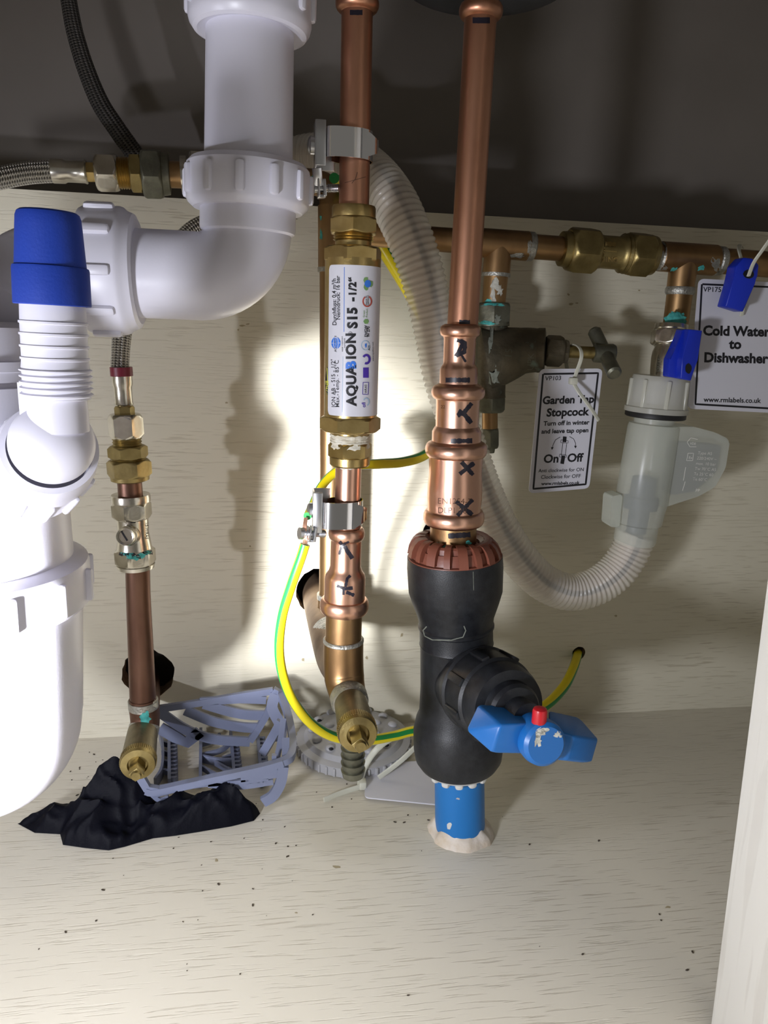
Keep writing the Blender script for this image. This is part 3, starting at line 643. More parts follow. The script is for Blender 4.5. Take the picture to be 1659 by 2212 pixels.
# label sheet: a shell a little larger than the cylinder
A, Bv, _ = cxx; d = Bv - A; p0, p1 = A + d * solve(A, Bv, 577, 'y'), A + d * solve(A, Bv, 893, 'y')
tmp = bvh(cyl)
def ang_at(px, py):
    h = tmp.ray_cast(EYE, ray(px, py).normalized())[0]; o = h - A - d * ((h - A).dot(d) / d.dot(d)); return math.atan2(-o.y, o.x), o.length
th0, rcl = ang_at(710, 740); bm = B(); nn = 64; th1 = th0 - PI * 1.12; grid = []
hgt = (p1 - p0).length
for i in range(nn + 1):
    a = th0 + (th1 - th0) * i / nn; col = []
    e = min(i, nn - i) / nn * abs(th1 - th0) * rcl; rc_ = .0022; ins = rc_ - math.sqrt(max(0, rc_ ** 2 - max(0, rc_ - e) ** 2))
    for j in (0, 1):
        c = p0.lerp(p1, (ins if j == 0 else hgt - ins) / hgt); k = rcl * (1.012 if j == 0 else 1.012)
        col.append(bm.verts.new(c + (V((math.cos(a), -math.sin(a), 0))) * k))
    grid.append(col)
for a, b in zip(grid, grid[1:]): bm.faces.new((a[0], a[1], b[1], b[0]))
bmesh.ops.recalc_face_normals(bm, faces=bm.faces)
lab = link('printed_label', bm, [CARD], t, label='white printed label with black and blue lettering')
pn = Print(lab, .00015); UP = (-.012, -1); RT = (-1, .012)
def vt(txt, x, y, size, m, bold=0., space=1.): pn.text(txt, (x, y), UP, RT, size, m, 'LEFT', bold, 4, 60, space=space)
vt('ION AB - S15 - 1/2"', 725, 880, 12.2, INK, .004, 1.04); vt('Max.-Temp. - 85\u00b0C', 733, 880, 12.2, INK, .004, 1.07)
vt('Durchfluss: 0,4 m\u00b3/h', 727, 703, 12.4, INK, .012); vt('Nenndruck: 16 bar', 735, 691, 12.4, INK, .012)
vt('AQUA', 769, 876, 29, INK, .045, 1.06); vt('B', 768, 797, 29, INKB, .055); vt('ION', 768, 776, 29, INK, .045, 1.10); vt('\u00ae', 761, 725, 12, INK)
vt('S15', 771, 709, 29, INK, .05, 1.10); vt('-', 769, 651, 26, INK, .05); vt('1/2\u201c', 769, 640, 22, INK, .05, 1.1)
# globe and certificate marks, each a plain round or square print
def ring(x, y, r, m, a0=0., a1=2 * PI, wdt=4, ry=None): pn.stroke([(x + r * math.cos(a0 + (a1 - a0) * k / 24), y + (ry or r) * math.sin(a0 + (a1 - a0) * k / 24)) for k in range(25)], wdt, m, 2., 2)
pn.blob(726, 741, 10, 13, INKB, 20, 0); pn.stroke([(716, 741), (736, 741)], 1.4, CARD); pn.stroke([(726, 728), (726, 754)], 1.4, CARD); ring(726, 741, 5, CARD, wdt=1.2, ry=13)
vt('AQUABION', 727, 760, 6.5, INK, .02); vt('water treatment', 741, 760, 5, INK); vt('worldwide', 746, 752, 5, INK)
pn.stroke([(744, 577), (743, 717)], 1.1, INKB); pn.stroke([(741, 770), (739, 890)], .9, INKL)
for k in range(3): a = k * 2 * PI / 3; pn.blob(794 + 7 * math.cos(a), 613 + 9 * math.sin(a), 5, 7, INKG, 8, .2)
pn.blob(794, 613, 7, 8, INKB, 12, .05, 1.6)
ring(793, 651, 9, INKR, -1.2, 4.2, 3, 11); vt('MADE IN', 793, 659, 5, INK); vt('GERMANY', 797, 661, 5, INK)
pn.blob(791, 694, 6, 6, INKG, 6, .1); vt('Green', 788, 686, 6, INKG); vt('Product', 794, 686, 6, INKG)
vt('DVGW', 793, 728, 8, INK, .03); vt('W 270', 798, 728, 8, INK, .03)
ring(789, 746, 8.5, INKL, wdt=1.6, ry=10); pn.blob(790, 746, 2, 5, INKB, 8); vt('ACS', 799, 757, 6, INK, .02)
ring(791, 776, 7, INKV, -2.6, 2.0, 5, 9)
pn.poly([(784, 794), (796, 794), (796, 816), (784, 816)], INKV)
pn.stroke([(784, 826), (796, 826), (795, 852), (783, 852), (784, 826)], 1.2, INKV); vt('WRAS', 792, 850, 7, INK)
ring(791, 868, 6, INKL, 3.6, 7.5, 2.5, 8); vt('ofi', 789, 880, 11, INKV, .02)
vt('www.aquabion.com', 807, 780, 5.2, INK)
pn.done()
bm = B(); h0, _ = ang_at(706.5, 830)
grid = []
for i in range(7):
    y0 = 790 + i * 10; a = h0 - .05; e = (1 - abs(i - 3) / 3.2) ** .7 * .2
    c = p0.lerp(p1, (y0 - 577) / 316); grid.append([bm.verts.new(c + V((math.cos(a + s_), -math.sin(a + s_), 0)) * rcl * 1.012) for s_ in (e, 0., -e)])
for a, b in zip(grid, grid[1:]):
    for k in (0, 1): bm.faces.new((a[k], a[k + 1], b[k + 1], b[k]))
tl = link('date_tape', bm, [INK], t, label='small black sticker with yellow handwritten date')
pn = Print(tl); pn.text('6/27/28', (710, 856), (.0, -1), (-1, 0), 11, YELLOW, cx=3); pn.stroke([(703, 850), (708, 828), (707, 792)], 1.2, YELLOW); pn.done()
# below the conditioner
cx2 = axis((753, 1000, .40), (741, 1400, .40))
t = thing('copper_pipe', 'short copper stub between conditioner nut and press reducer', 'pipe')
bm = B(); plathe(bm, cx2, [(985, 28), (1160, 28)], 48); cp = link('pipe', bm, COPPERN, t)
pn = Print(cp); pn.blob(750, 1010, 24, 4, LIME, rough=.6); pn.done()
earth_clamp('lower earth clamp with chrome strap on the stub below the conditioner', cx2, 1078, 1134, 29, 0, 0, .22, .40, ((645, 1152, .39), (670, 1153, .392), (704, 1153, .395)))
t = thing('press_reducer', 'bright copper press reducer marked in black above the brown tee', 'pipe fitting')
bm = B(); plathe(bm, cx2, [(1138, 30)] + bead(1138, 1166, 31, 39.5) + [(1170, 33), (1222, 33), (1232, 36), (1240, 42), (1248, 44), (1284, 44), (1292, 44)] + bead(1292, 1322, 46, 53) + [(1324, 38)], 56); cp = link('reducer_body', bm, COPPERN, t)
pn = Print(cp)
pn.stroke([(733, 1170), (744, 1182), (760, 1207)], 7, MARKER, rough=.3); pn.stroke([(733, 1198), (739, 1178), (754, 1170)], 5, MARKER, rough=.3); pn.stroke([(745, 1180), (762, 1206)], 7, MARKER, rough=.2)
pn.stroke([(757, 1243), (750, 1250), (746, 1268)], 6, MARKER, rough=.2); pn.stroke([(728, 1265), (745, 1272), (762, 1270)], 7, MARKER, rough=.2); pn.stroke([(742, 1270), (742, 1285)], 5, MARKER); pn.stroke([(748, 1279), (765, 1286)], 7, MARKER, rough=.3); pn.done()
t = thing('copper_tee', 'browned copper pipe and soldered elbow above the centre drain cock', 'pipe fitting')
bm = B(); plathe(bm, cx2, [(1300, 39), (1390, 39)], 48); pp = link('pipe', bm, COPPERB, t)
pn = Print(pp); pn.stroke([(730, 1334), (764, 1334)], lambda s: 12 * math.sin(PI * (s * .9 + .05)) ** .5, MARKER, rough=.05); pn.done()
bm = B(); ptube(bm, [(742, 1382, .40), (742, 1430, .40), (744, 1465, .398), (750, 1495, .392), (757, 1520, .382)], [43, 43, 43, 40, 37], 48)
lathe3(bm, P(742, 1378, .40), P(742, 1388, .40), [(0, .0112), (.3, .0119), (.7, .0119), (1, .0112)], 48, 1)
lathe3(bm, P(752, 1500, .390), P(757, 1522, .381), [(0, .0100), (.2, .0108), (.8, .0108), (1, .0100)], 48, 1); link('elbow_body', bm, [COPPERB, SOLDER], t)
bm = B(); ptube(bm, [(692, 1262, .60), (694, 1290, .545), (708, 1350, .49), (725, 1420, .44), (744, 1455, .405)], [37, 40, 42, 42, 40], 40)
ptube(bm, [(716, 1368, .474), (722, 1392, .459)], [43.5, 43], 40, mi=1); link('wall_spur', bm, [COPPERS, SOLDER], t)
A0 = P(755, 1508, .388); B0 = P(774, 1590, .34)
drain_cock('brass drain cock with ribbed hose barb hanging below the copper tee', A0, B0, rad(B0, 42), (((762, 1600, .372), (763, 1680, .372)), 26))
# ================================================================== centre-right stack
rx = axis((1038, 40, .405), (1000, 690, .405)); rx2 = axis((995, 690, .402), (978, 1180, .402))
t = thing('press_coupling', 'rolled copper coupling end at the top of the right copper pipe', 'pipe fitting')
bm = B(); plathe(bm, rx, [(-320, 36), (6, 36)] + bead(6, 42, 36, 47.5) + [(44, 34)], 48); link('coupling_body', bm, COPPER, t)
t = thing('copper_pipe', 'long bare copper pipe rising from the press fitting stack', 'pipe')
bm = B(); plathe(bm, rx, [(0, 35), (300, 34), (712, 33.2)], 48); cp = link('pipe', bm, COPPER, t)
pn = Print(cp); pn.stroke([(1021, 44), (1058, 44)], 13, MARKER, rough=.05); pn.stroke([(992, 697), (1015, 697)], 11, MARKER, rough=.15); pn.done()
def fitting(name_label, prof, marks, emb=()):
    t = thing('press_reducer', name_label, 'pipe fitting'); bm = B(); plathe(bm, rx2, prof, 64); o = link('reducer_body', bm, COPPERN, t)
    pn = Print(o)
    for pts, wd in marks: pn.stroke(pts, wd, MARKER, rough=.22)
    for txt, x, y, s in emb: pn.text(txt, (x, y), (1, .02), (.02, -1), s, COPPERD, bold=-.006)
    pn.done(); return t
fitting('smallest press reducer with smudged black mark topmost in the copper stack', [(700, 34)] + bead(702, 727, 37, 44) + [(732, 35), (780, 34.5), (786, 34.5), (792, 38), (798, 41), (840, 41)],
        [([(987, 735), (1005, 740), (1003, 760), (985, 768)], 9), ([(985, 770), (1000, 742)], 8), ([(990, 755), (1006, 782)], 5), ([(963, 821), (1015, 821)], 10)])
fitting('middle press reducer with one black cross in the copper stack', [(828, 42)] + bead(832, 862, 48, 58) + [(866, 47), (915, 46), (920, 46), (926, 50), (932, 53), (970, 53)],
        [([(988, 898), (1003, 890), (1019, 871)], 9), ([(990, 888), (1003, 895), (1018, 914)], 10), ([(974, 953), (1020, 952)], 10)], (('22', 952, 882, 10),))
fitting('largest press reducer with two black crosses above the brown collar', [(952, 54)] + bead(955, 986, 58, 67) + [(992, 58), (1020, 57), (1050, 59), (1075, 59), (1098, 57)] + bead(1101, 1132, 58, 66) + [(1134, 49)],
        [([(997, 998), (1022, 1026)], 9), ([(1024, 1000), (993, 1024)], 9), ([(985, 1083), (1020, 1112)], 9), ([(1021, 1079), (988, 1114)], 9)], (('EN1254-7', 945, 1088, 18), ('DLP1 28', 945, 1108, 18)))
t = thing('copper_pipe', 'short greenish copper stub entering the brown collar', 'pipe')
bm = B(); plathe(bm, rx2, [(1130, 50), (1200, 50)], 56); cp = link('pipe', bm, COPPERB, t)
pn = Print(cp); pn.stroke([(968, 1158), (1016, 1155)], 11, MARKER, rough=.15)
for q in ((946, 1176, 5, 4), (962, 1181, 6, 3), (1012, 1172, 6, 4), (1000, 1182, 4, 2)): pn.blob(*q, PATINA)
pn.done()
# main stopcock
t = thing('mains_stopcock', 'black plastic mains stopcock with brown collar standing on the blue pipe', 'stopcock')
bx = axis((982, 1180, .402), (991, 1690, .402))
bm = B(); plathe(bm, bx, [(1205, 95), (1200, 102.5), (1225, 103.5), (1275, 101), (1300, 93), (1330, 82), (1345, 79.5), (1348, 82), (1352, 82), (1355, 79), (1384, 79), (1388, 80), (1392, 78), (1480, 79), (1535, 83), (1550, 90), (1575, 96), (1612, 96), (1632, 93), (1644, 85), (1646, 60)], 72)
mb = link('valve_body', bm, BLACK, t)
pn = Print(mb); pn.stroke([(922, 1353), (914, 1362), (918, 1374), (934, 1382), (975, 1383), (1000, 1376), (1006, 1362), (1002, 1352)], 2.2, STREAK)
pn.stroke([(1022, 1235), (1023, 1275)], 1.2, STREAK); pn.done()
Aq, Bq = bx[0], bx[1]; dq = Bq - Aq
def cq(u, hw): c = Aq + dq * solve(Aq, Bq, u, 'y'); return c, rad(c, hw)
bm = B(); plathe(bm, bx, [(1178, 53), (1171, 54), (1167, 59), (1163, 67), (1162, 76), (1166, 80), (1176, 82), (1176, 86), (1190, 92), (1197, 93), (1198, 101), (1204, 102.5), (1206, 96)], 72)
for k in range(18):                                   # ribs between the finger slots
    a = 2 * PI * (k + .35) / 18; wd = .0021 if k % 2 else .0014
    o_ = V((math.cos(a), math.sin(a), 0)); s_ = V((-math.sin(a), math.cos(a), 0)); prs_ = []
    for u_, hw_ in ((1160, 76), (1163, 85), (1171, 93), (1183, 99), (1199, 102.3)):
        c_, r_ = cq(u_, hw_); prs_.append((c_, r_))
    outer = [[bm.verts.new(c_ + o_ * r_ + s_ * wd * e) for e in (-1.25, -1, 1, 1.25)] for c_, r_ in prs_]
    inner = [[bm.verts.new(c_ + o_ * (r_ - .0035) + s_ * wd * e) for e in (-1.25, 1.25)] for c_, r_ in prs_]
    for i_ in range(len(prs_) - 1):
        for e in range(3): bm.faces.new((outer[i_][e], outer[i_][e + 1], outer[i_ + 1][e + 1], outer[i_ + 1][e]))
        bm.faces.new((outer[i_][0], outer[i_ + 1][0], inner[i_ + 1][0], inner[i_][0])); bm.faces.new((outer[i_][3], inner[i_][1], inner[i_ + 1][1], outer[i_ + 1][3]))
    bm.faces.new((outer[0][0], inner[0][0], inner[0][1], outer[0][3], outer[0][2], outer[0][1]))
bro = link('grip_collar', bm, [BROWN], t, label='brown fluted grip collar')
# side bonnet
bo = P(1010, 1468, .395); be = P(1150, 1562, .322); bd = be - bo; R0 = rad(P(1060, 1490, .36), 97)
bm = B(); lathe3(bm, bo, be, [(-.1, R0 * .9), (.12, R0 * .93), (.2, R0 * 1.0), (.25, R0 * 1.02), (.27, R0 * .97), (.5, R0 * .96), (.52, R0 * .90), (.62, R0 * .88), (.68, R0 * .82), (.69, R0 * .62), (.72, R0 * .60), (.76, R0 * .60), (.79, R0 * .54), (.80, R0 * .36), (.95, R0 * .36)], 64)
ribs(bm, bo, be, R0 * .97, 8, R0 * .10, R0 * .06, .28, .5, .3); link('bonnet', bm, BLACK, t)
# handle
HY = .318
bm = B()
hubc = P(1172, 1604, .311); hr = rad(hubc, 51)
hax = (V((.08, -1, .18))).normalized()
lathe3(bm, hubc - hax * .030, hubc + hax * .004, [(0, hr * .7), (.2, hr * .86), (.55, hr * .93), (.86, hr), (.95, hr * .95), (1, hr * .8)], 48)
def wing(pts):
    b2 = B(); vs = [b2.verts.new(P(*q)) for q in pts]; bmesh.ops.convex_hull(b2, input=vs)
    bmesh.ops.dissolve_limit(b2, angle_limit=.12, verts=b2.verts[:], edges=b2.edges[:])
    bmesh.ops.bevel(b2, geom=b2.edges[:], offset=.0014, segments=3, affect='EDGES', profile=.5)
    me = bpy.data.meshes.new('wing'); b2.to_mesh(me); b2.free(); bm.from_mesh(me); bpy.data.meshes.remove(me)
wing([(1081, 1566, .312), (1150, 1562, .316), (1150, 1630, .316), (1062, 1628, .312), (1032, 1520, .338), (1160, 1530, .340), (1160, 1590, .340), (1005, 1578, .328)])
wing([(1185, 1576, .318), (1240, 1590, .313), (1225, 1643, .313), (1190, 1640, .318), (1294, 1597, .322), (1279, 1650, .322), (1185, 1534, .340), (1252, 1549, .338), (1185, 1600, .340)])
hd_ = link('lever_handle', bm, BLUEH, t, label='blue winged turning handle')
pn = Print(hd_)
for q in ((1160, 1588, 5, 9), (1168, 1580, 10, 6), (1163, 1600, 8, 9), (1178, 1576, 7, 4), (1172, 1584, 9, 6), (1204, 1586, 8, 5), (1210, 1590, 4, 3), (1157, 1605, 3, 8)): pn.blob(*q, LIME, 12, .5)
pn.done()
bm = B(); rc = P(1166, 1541, .313); rr = rad(rc, 16)
lathe3(bm, rc - V((0, 0, .006)), rc + V((0, 0, .0030)), [(0, rr), (.8, rr), (.94, rr * .9), (1, rr * .6)], 28); link('screw_cap', bm, RED, t, label='small red plug on the handle')
bm = B(); plathe(bm, bx, [(1636, 84), (1644, 83), (1652, 76), (1656, 68), (1656, 54)], 64)
pribs(bm, bx, 1650, 1666, 60, 14, .0026, .0032); link('lower_collar', bm, GREYC, t, label='pale grey notched lower collar')
t = thing('supply_pipe', 'bright blue plastic supply pipe rising from the sealed floor hole', 'pipe')
ux = axis((992, 1650, .403), (994, 1805, .403))
bm = B(); plathe(bm, ux, [(1640, 53.5), (1820, 53.5)], 56); bp_ = link('pipe', bm, BLUEM, t)
pn = Print(bp_); pn.blob(971, 1783, 6, 8, GREYC, 8, .3, rot=.5); pn.blob(989, 1725, 4, 2, GREY); pn.done()
t = thing('sealant_ring', 'lumpy white sealant ring round the foot of the blue pipe', 'sealant')
bm = B(); c = PZ(1001, 1793, 0); c0 = V((P(996, 1786, .402).x, .4035, 0)); prs = [(.0138, .0075), (.0152, .0082), (.0170, .0066), (.0185, .0040), (.0198, .0018), (.0205, .0)]
n = 64; gr = []
for rr, h in prs:
    row = []
    for k in range(n):
        a = 2 * PI * k / n; nz = noise.noise(V((math.cos(a) * 2.2, math.sin(a) * 2.2, rr * 60))); lob = .07 * nz + .04 * noise.noise(V((math.cos(a) * 7, math.sin(a) * 7, 3)))
        r = rr * (1 + lob * (rr / .0225)) + (.0015 if math.cos(a - .2) > .55 and rr > .018 else 0); row.append(bm.verts.new(c0 + V((math.cos(a) * r, math.sin(a) * r, max(0, h * (1 + .5 * nz))))))
    gr.append(row)
for a, b in zip(gr, gr[1:]):
    for k in range(n): bm.faces.new((a[k], a[(k + 1) % n], b[(k + 1) % n], b[k]))
link('sealant', bm, SEAL, t, 60)
# ================================================================== earth cables
t = thing('earth_cable', 'green and yellow earth cable looping down from lower clamp to the small wall hole', 'cable')
pts = [(659, 1176, .392), (650, 1205, .392), (630, 1262, .394), (610, 1330, .398), (603, 1400, .402), (612, 1462, .408), (636, 1518, .415), (675, 1565, .425), (725, 1592, .435), (790, 1599, .445), (850, 1590, .455), (900, 1578, .46), (1000, 1572, .465), (1100, 1556, .472), (1170, 1530, .485), (1215, 1488, .503), (1238, 1445, .52), (1248, 1412, .545), (1250, 1405, .59)]
bm = B(); ptube(bm, pts, [11, 11, 11, 10.5, 10.5, 10.5, 10.5, 11, 11, 11, 10.5, 10.5, 11, 11, 11, 11, 10, 9.5, 9], 20, 8, twist=(2.05, 2.4)); link('sheath', bm, EARTH, t)
bm = B()
for k in range(5): ptube(bm, [(654 + k * 2.2, 1178, .391), (656 + k * 1.6, 1160, .390), (655 + k * 1.6, 1140, .391), (658 + k * 1.4, 1118, .393)], 1.5, 8, 4)
link('copper_strands', bm, COPPERN, t)
t = thing('earth_cable', 'green and yellow earth cable passing behind the conditioner and the clear hose', 'cable')
pts = [(664, 1115, .395), (676, 1090, .41), (694, 1052, .425), (722, 1022, .435), (760, 1006, .44), (820, 1002, .45), (870, 998, .46), (915, 984, .47), (950, 950, .485), (965, 890, .505), (955, 800, .52), (925, 710, .525), (880, 625, .525), (838, 555, .523), (805, 500, .522), (775, 444, .512), (745, 402, .482), (722, 385, .43)]
bm = B(); ptube(bm, pts, [9, 9.5, 10, 10, 10.5, 11, 11, 11, 11, 11, 11, 12, 13, 14, 13, 12, 11, 11], 20, 8, twist=(3.45, 2.9)); link('sheath', bm, EARTH, t)
# ================================================================== clear inlet hose and its valve
t = thing('inlet_hose', 'clear ribbed appliance hose looping behind the copper stack', 'hose')
pts = [(600, 372, .575), (650, 352, .566), (705, 345, .553), (760, 352, .528), (808, 384, .500), (848, 434, .482), (880, 500, .472), (905, 570, .468), (926, 650, .468), (942, 730, .468), (957, 810, .468), (982, 890, .468), (1010, 975, .468), (1040, 1060, .468), (1078, 1142, .469), (1122, 1207, .471), (1172, 1257, .474), (1228, 1279, .477), (1282, 1269, .479), (1328, 1238, .481), (1358, 1196, .482), (1374, 1155, .482)]
hw = [54, 54, 54, 54, 54, 53, 52, 50, 48, 46, 45, 45, 45, 45, 44, 43, 41, 40, 40, 41, 42, 42]
W_ = [P(*p) for p in pts]; path, L = even(spline(W_, 12), 840)
rs = [rad(p, h) for p, h in zip(W_, hw)]
def rat(s): x = s * (len(rs) - 1); j = min(int(x), len(rs) - 2); return rs[j] + (rs[j + 1] - rs[j]) * (x - j)
R = []
for i in range(len(path)):
    ph = (i % 6) / 6; R.append(rat(i / (len(path) - 1)) * (1 - .075 * (0, 0, .5, 1, 1, .5)[i % 6]))
bm = B(); tube(bm, path, R, 28, cap=False); link('ribbed_sheath', bm, TRANSL, t, 80)
p2, _ = even(spline(W_, 12), 160); bm = B(); tube(bm, p2, lambda s: rat(s) * .62, 20); link('inner_tube', bm, INNER, t)
t = thing('safety_valve', 'frosted plastic water stop valve with side wing hanging from dishwasher tap', 'valve')
vx = axis((1427, 820, .482), (1375, 1160, .482))
bm = B(); plathe(bm, vx, [(812, 46), (812, 57), (818, 59), (850, 61), (878, 63), (880, 66), (890, 66), (892, 58)], 56, False); pribs(bm, vx, 820, 880, 61, 8, .0014, .0012, .2); link('hose_nut', bm, FROSTW, t)
bm = B(); plathe(bm, vx, [(824, 40), (822, 53), (870, 54), (872, 40)], 40); link('nut_seal', bm, GREY, t)
bm = B(); plathe(bm, vx, [(889, 50), (889, 62), (893, 63), (900, 63), (902, 60), (902, 48)], 56); link('sealing_ring', bm, RUBBER, t, label='thin black rubber ring')
vz = axis((1414, 905, .482), (1372, 1160, .482))
bm = B(); plathe(bm, vz, [(895, 42), (914, 42), (916, 51), (924, 53), (1010, 54), (1092, 54), (1100, 52), (1128, 50), (1132, 44), (1166, 44), (1172, 42)], 56); fb = link('valve_housing', bm, FROST, t)
bm = B(); prism(bm, rounded([(1448, 922), (1500, 922), (1545, 934), (1577, 950), (1568, 1010), (1545, 1052), (1510, 1072), (1430, 1098), (1440, 1000)], 8), .472, .492, bev=.001); fin = link('housing_wing', bm, FROST, t)
pn = Print(fin)
XD, YD = (1, .06), (.14, -1)
for i, tx_ in enumerate(('Type AS', '220/240V ~', 'max. 10 bar', 'Tw 70\u00b0C A5', 'Ta 25\u00b0C 60', 'Te 60\u00b0C')): pn.text(tx_, (1507 - i * 2.2, 981 + i * 11.3), XD, YD, 9, EMBOSS, bold=-.01)
pn.stroke([(1486, 979), (1498, 979), (1496, 995), (1483, 995), (1486, 979)], 1.1, EMBOSS); pn.text('Ex', (1487, 991), XD, YD, 8, EMBOSS)
pn.stroke([(1484, 955), (1492, 946), (1507, 949)], 1, EMBOSS); pn.stroke([(1484, 955), (1490, 965), (1504, 965)], 1, EMBOSS); pn.text('VDE', (1490, 960), XD, YD, 7, EMBOSS)
pn.stroke([(1481, 1009), (1476, 1038)], 1.2, EMBOSS); pn.stroke([(1480, 1040), (1474, 1060)], 1.2, EMBOSS); pn.text('PP', (1502, 1062), XD, YD, 9, EMBOSS); pn.done()
bm = B(); plathe(bm, vz, [(1030, 20), (1032, 26), (1072, 27), (1074, 36), (1098, 36), (1100, 22), (1150, 21)], 32); link('inner_piston', bm, mat('dark_core', (.06, .07, .10), .5), t)
bm = B(); prism(bm, rounded([(1462, 955), (1558, 962), (1548, 1018), (1500, 1062), (1445, 1070), (1448, 1000)], 6), .477, .487); link('solenoid_block', bm, mat('grey_core', (.16, .16, .17), .5), t)
bm = B(); prism(bm, rounded([(1322, 1072), (1345, 1068), (1338, 1140), (1317, 1138)], 5), .474, .488, bev=.0006); link('clip', bm, FROST, t)
# ================================================================== back pipe run
hx = axis((930, 516, .503), (1640, 570, .503))
t = thing('copper_pipe', 'horizontal brown copper pipe with two tees along the back panel', 'pipe')
bm = B(); plathe(bm, hx, [(780, 25), (1720, 27)], 32)
plathe(bm, hx, [(1030, 26), (1034, 30), (1138, 30.5), (1141, 26)], 40); plathe(bm, hx, [(1422, 27), (1426, 31), (1542, 32), (1546, 27)], 40)
for u0 in (1138, 1422, 1546): plathe(bm, hx, [(u0, 27, 1), (u0 + 3, 30, 1), (u0 + 12, 30, 1), (u0 + 15, 27, 1)], 40)
run = link('pipe', bm, [COPPERB, SOLDER], t)
gx = axis((1077, 530, .503), (1066, 660, .503)); dx = axis((1478, 560, .503), (1458, 710, .503))
bm = B(); plathe(bm, gx, [(530, 29), (592, 30), (596, 30), (597, 26), (665, 25)], 40); plathe(bm, gx, [(590, 31, 1), (598, 31, 1)], 40); br1 = link('branch', bm, [COPPERB, SOLDER], t)
bm = B(); plathe(bm, dx, [(560, 30), (622, 28.5), (624, 27), (710, 26)], 40); plathe(bm, dx, [(620, 29, 1), (624, 31, 1), (632, 31, 1), (637, 28, 1)], 40); br2 = link('branch', bm, [COPPERB, SOLDER], t)
pn = Print(run); pn.blob(1457, 583, 8, 6, PATINA); pn.blob(1515, 579, 10, 5, PATINA, rot=-.4)
for q in ((1424, 578, 14, 9), (1432, 560, 8, 22), (1548, 575, 10, 18), (1120, 553, 14, 5), (1145, 535, 6, 20)): pn.blob(*q, SOLDER, rough=.5)
pn.done()
pn = Print(br1); pn.blob(1070, 612, 12, 16, LIME, rough=.6); pn.blob(1066, 640, 6, 18, LIME, rough=.6); pn.blob(1080, 630, 6, 10, LIME, rough=.6); pn.blob(1056, 652, 12, 5, PATINA); pn.done()
pn = Print(br2)
for q in ((1458, 690, 20, 12), (1450, 696, 14, 9), (1470, 697, 14, 8), (1460, 680, 12, 8)): pn.blob(*q, PATINA, rough=.3)
pn.done()
bm = B(); bmesh.ops.create_icosphere(bm, subdivisions=4, radius=1)
c = P(1459, 693, .488); q = rad(c, 1)
for v in bm.verts:
    n_ = 1 + .35 * noise.noise(v.co * 3.1); v.co = c + V((v.co.x * 23 * q * n_, v.co.y * 6 * q, v.co.z * 17 * q * n_))
pb = link('verdigris_crust', bm, PATINA, br2, 60, label='turquoise corrosion crust')
t = thing('check_valve', 'brass check valve with two hexagon nuts in the back pipe', 'valve')
bm = B(); plathe(bm, hx, [(1210, 28), (1212, 36), (1232, 38)], 40); phex(bm, hx, 1226, 1288, 50, .24); link('compression_nut', bm, BRASSD, t)
bm = B(); plathe(bm, hx, [(1284, 40), (1288, 40), (1291, 36), (1300, 34), (1334, 34), (1340, 37), (1343, 41), (1347, 37), (1351, 42), (1356, 38)], 48); cb = link('valve_body', bm, BRASSD, t)
pn = Print(cb, .0005); pn.text('DN15', (1334, 556), (-1, -.06), (.04, 1), 14, BRASS, bold=.02); pn.stroke([(1298, 541), (1332, 544)], 3, BRASS); pn.stroke([(1298, 541), (1306, 535)], 2.5, BRASS); pn.stroke([(1298, 541), (1306, 548)], 2.5, BRASS)
pn.stroke([(1306, 527), (1330, 529)], 8, BRASS, rough=.4); pn.done()
bm = B(); phex(bm, hx, 1352, 1404, 48, .24); plathe(bm, hx, [(1400, 42), (1410, 40), (1412, 28)], 40); link('compression_nut', bm, BRASSD, t)
# garden stopcock
t = thing('garden_stopcock', 'old dark bronze stopcock with T handle behind the copper stack', 'stopcock')
sx_ = axis((1066, 650, .503), (1056, 900, .503))
bm = B(); phex(bm, sx_, 654, 702, 40, .22); plathe(bm, sx_, [(696, 36), (704, 36)], 40); nn_ = link('compression_nut', bm, GREYBR, t)
pn = Print(nn_); pn.blob(1062, 657, 26, 4, PATINA, rough=.6); pn.blob(1075, 690, 10, 9, STREAK, rough=.6); pn.blob(1052, 698, 20, 4, PATINA, rough=.5); pn.done()
bm = B(); plathe(bm, sx_, [(700, 31), (706, 33), (850, 33), (858, 34)], 48)
ptube(bm, [(1052, 775, .503), (1085, 768, .50), (1130, 758, .495), (1168, 757, .49)], [70, 62, 49, 46], 40)
lathe3(bm, P(1160, 757, .491), P(1178, 757, .489), [(0, .0145), (.1, .0148), (.9, .0148), (1, .012)], 40); gb = link('valve_body', bm, BRONZE, t)
pn = Print(gb); pn.text('15', (1105, 775), (.1, -1), (-1, -.1), 22, GREYBR, bold=-.015); pn.text('UPK', (1152, 800), (.05, -1), (-1, 0), 20, GREYBR, bold=-.015)
pn.blob(1068, 815, 10, 22, STREAK, rough=.6); pn.blob(1060, 740, 6, 26, STREAK, rough=.7); pn.done()
bm = B(); gxx = axis((1170, 757, .489), (1300, 763, .482)); phex(bm, gxx, 1176, 1216, 34, .3); phex(bm, gxx, 1213, 1226, 27, .1); link('gland_nut', bm, BRONZE, t)
bm = B(); plathe(bm, gxx, [(1222, 13), (1292, 13)], 32); link('spindle', bm, BRASSD, t)
bm = B(); plathe(bm, gxx, [(1282, 17), (1284, 20), (1322, 21), (1328, 18)], 40)
h0, h1, h2 = P(1284, 716, .492), P(1306, 762, .482), P(1327, 806, .462); tube(bm, [h0 + (h0 - h1) * .1, h0, h1, h2, h2 + (h2 - h1) * .06], [.003, .0046, .0046, .0048, .0034], 24); link('tee_handle', bm, GREYBR, t)
bm = B(); phex(bm, sx_, 853, 890, 35, .1); link('compression_nut', bm, GREYBR, t)
t = thing('copper_pipe', 'short brown copper drop below the garden stopcock', 'pipe')
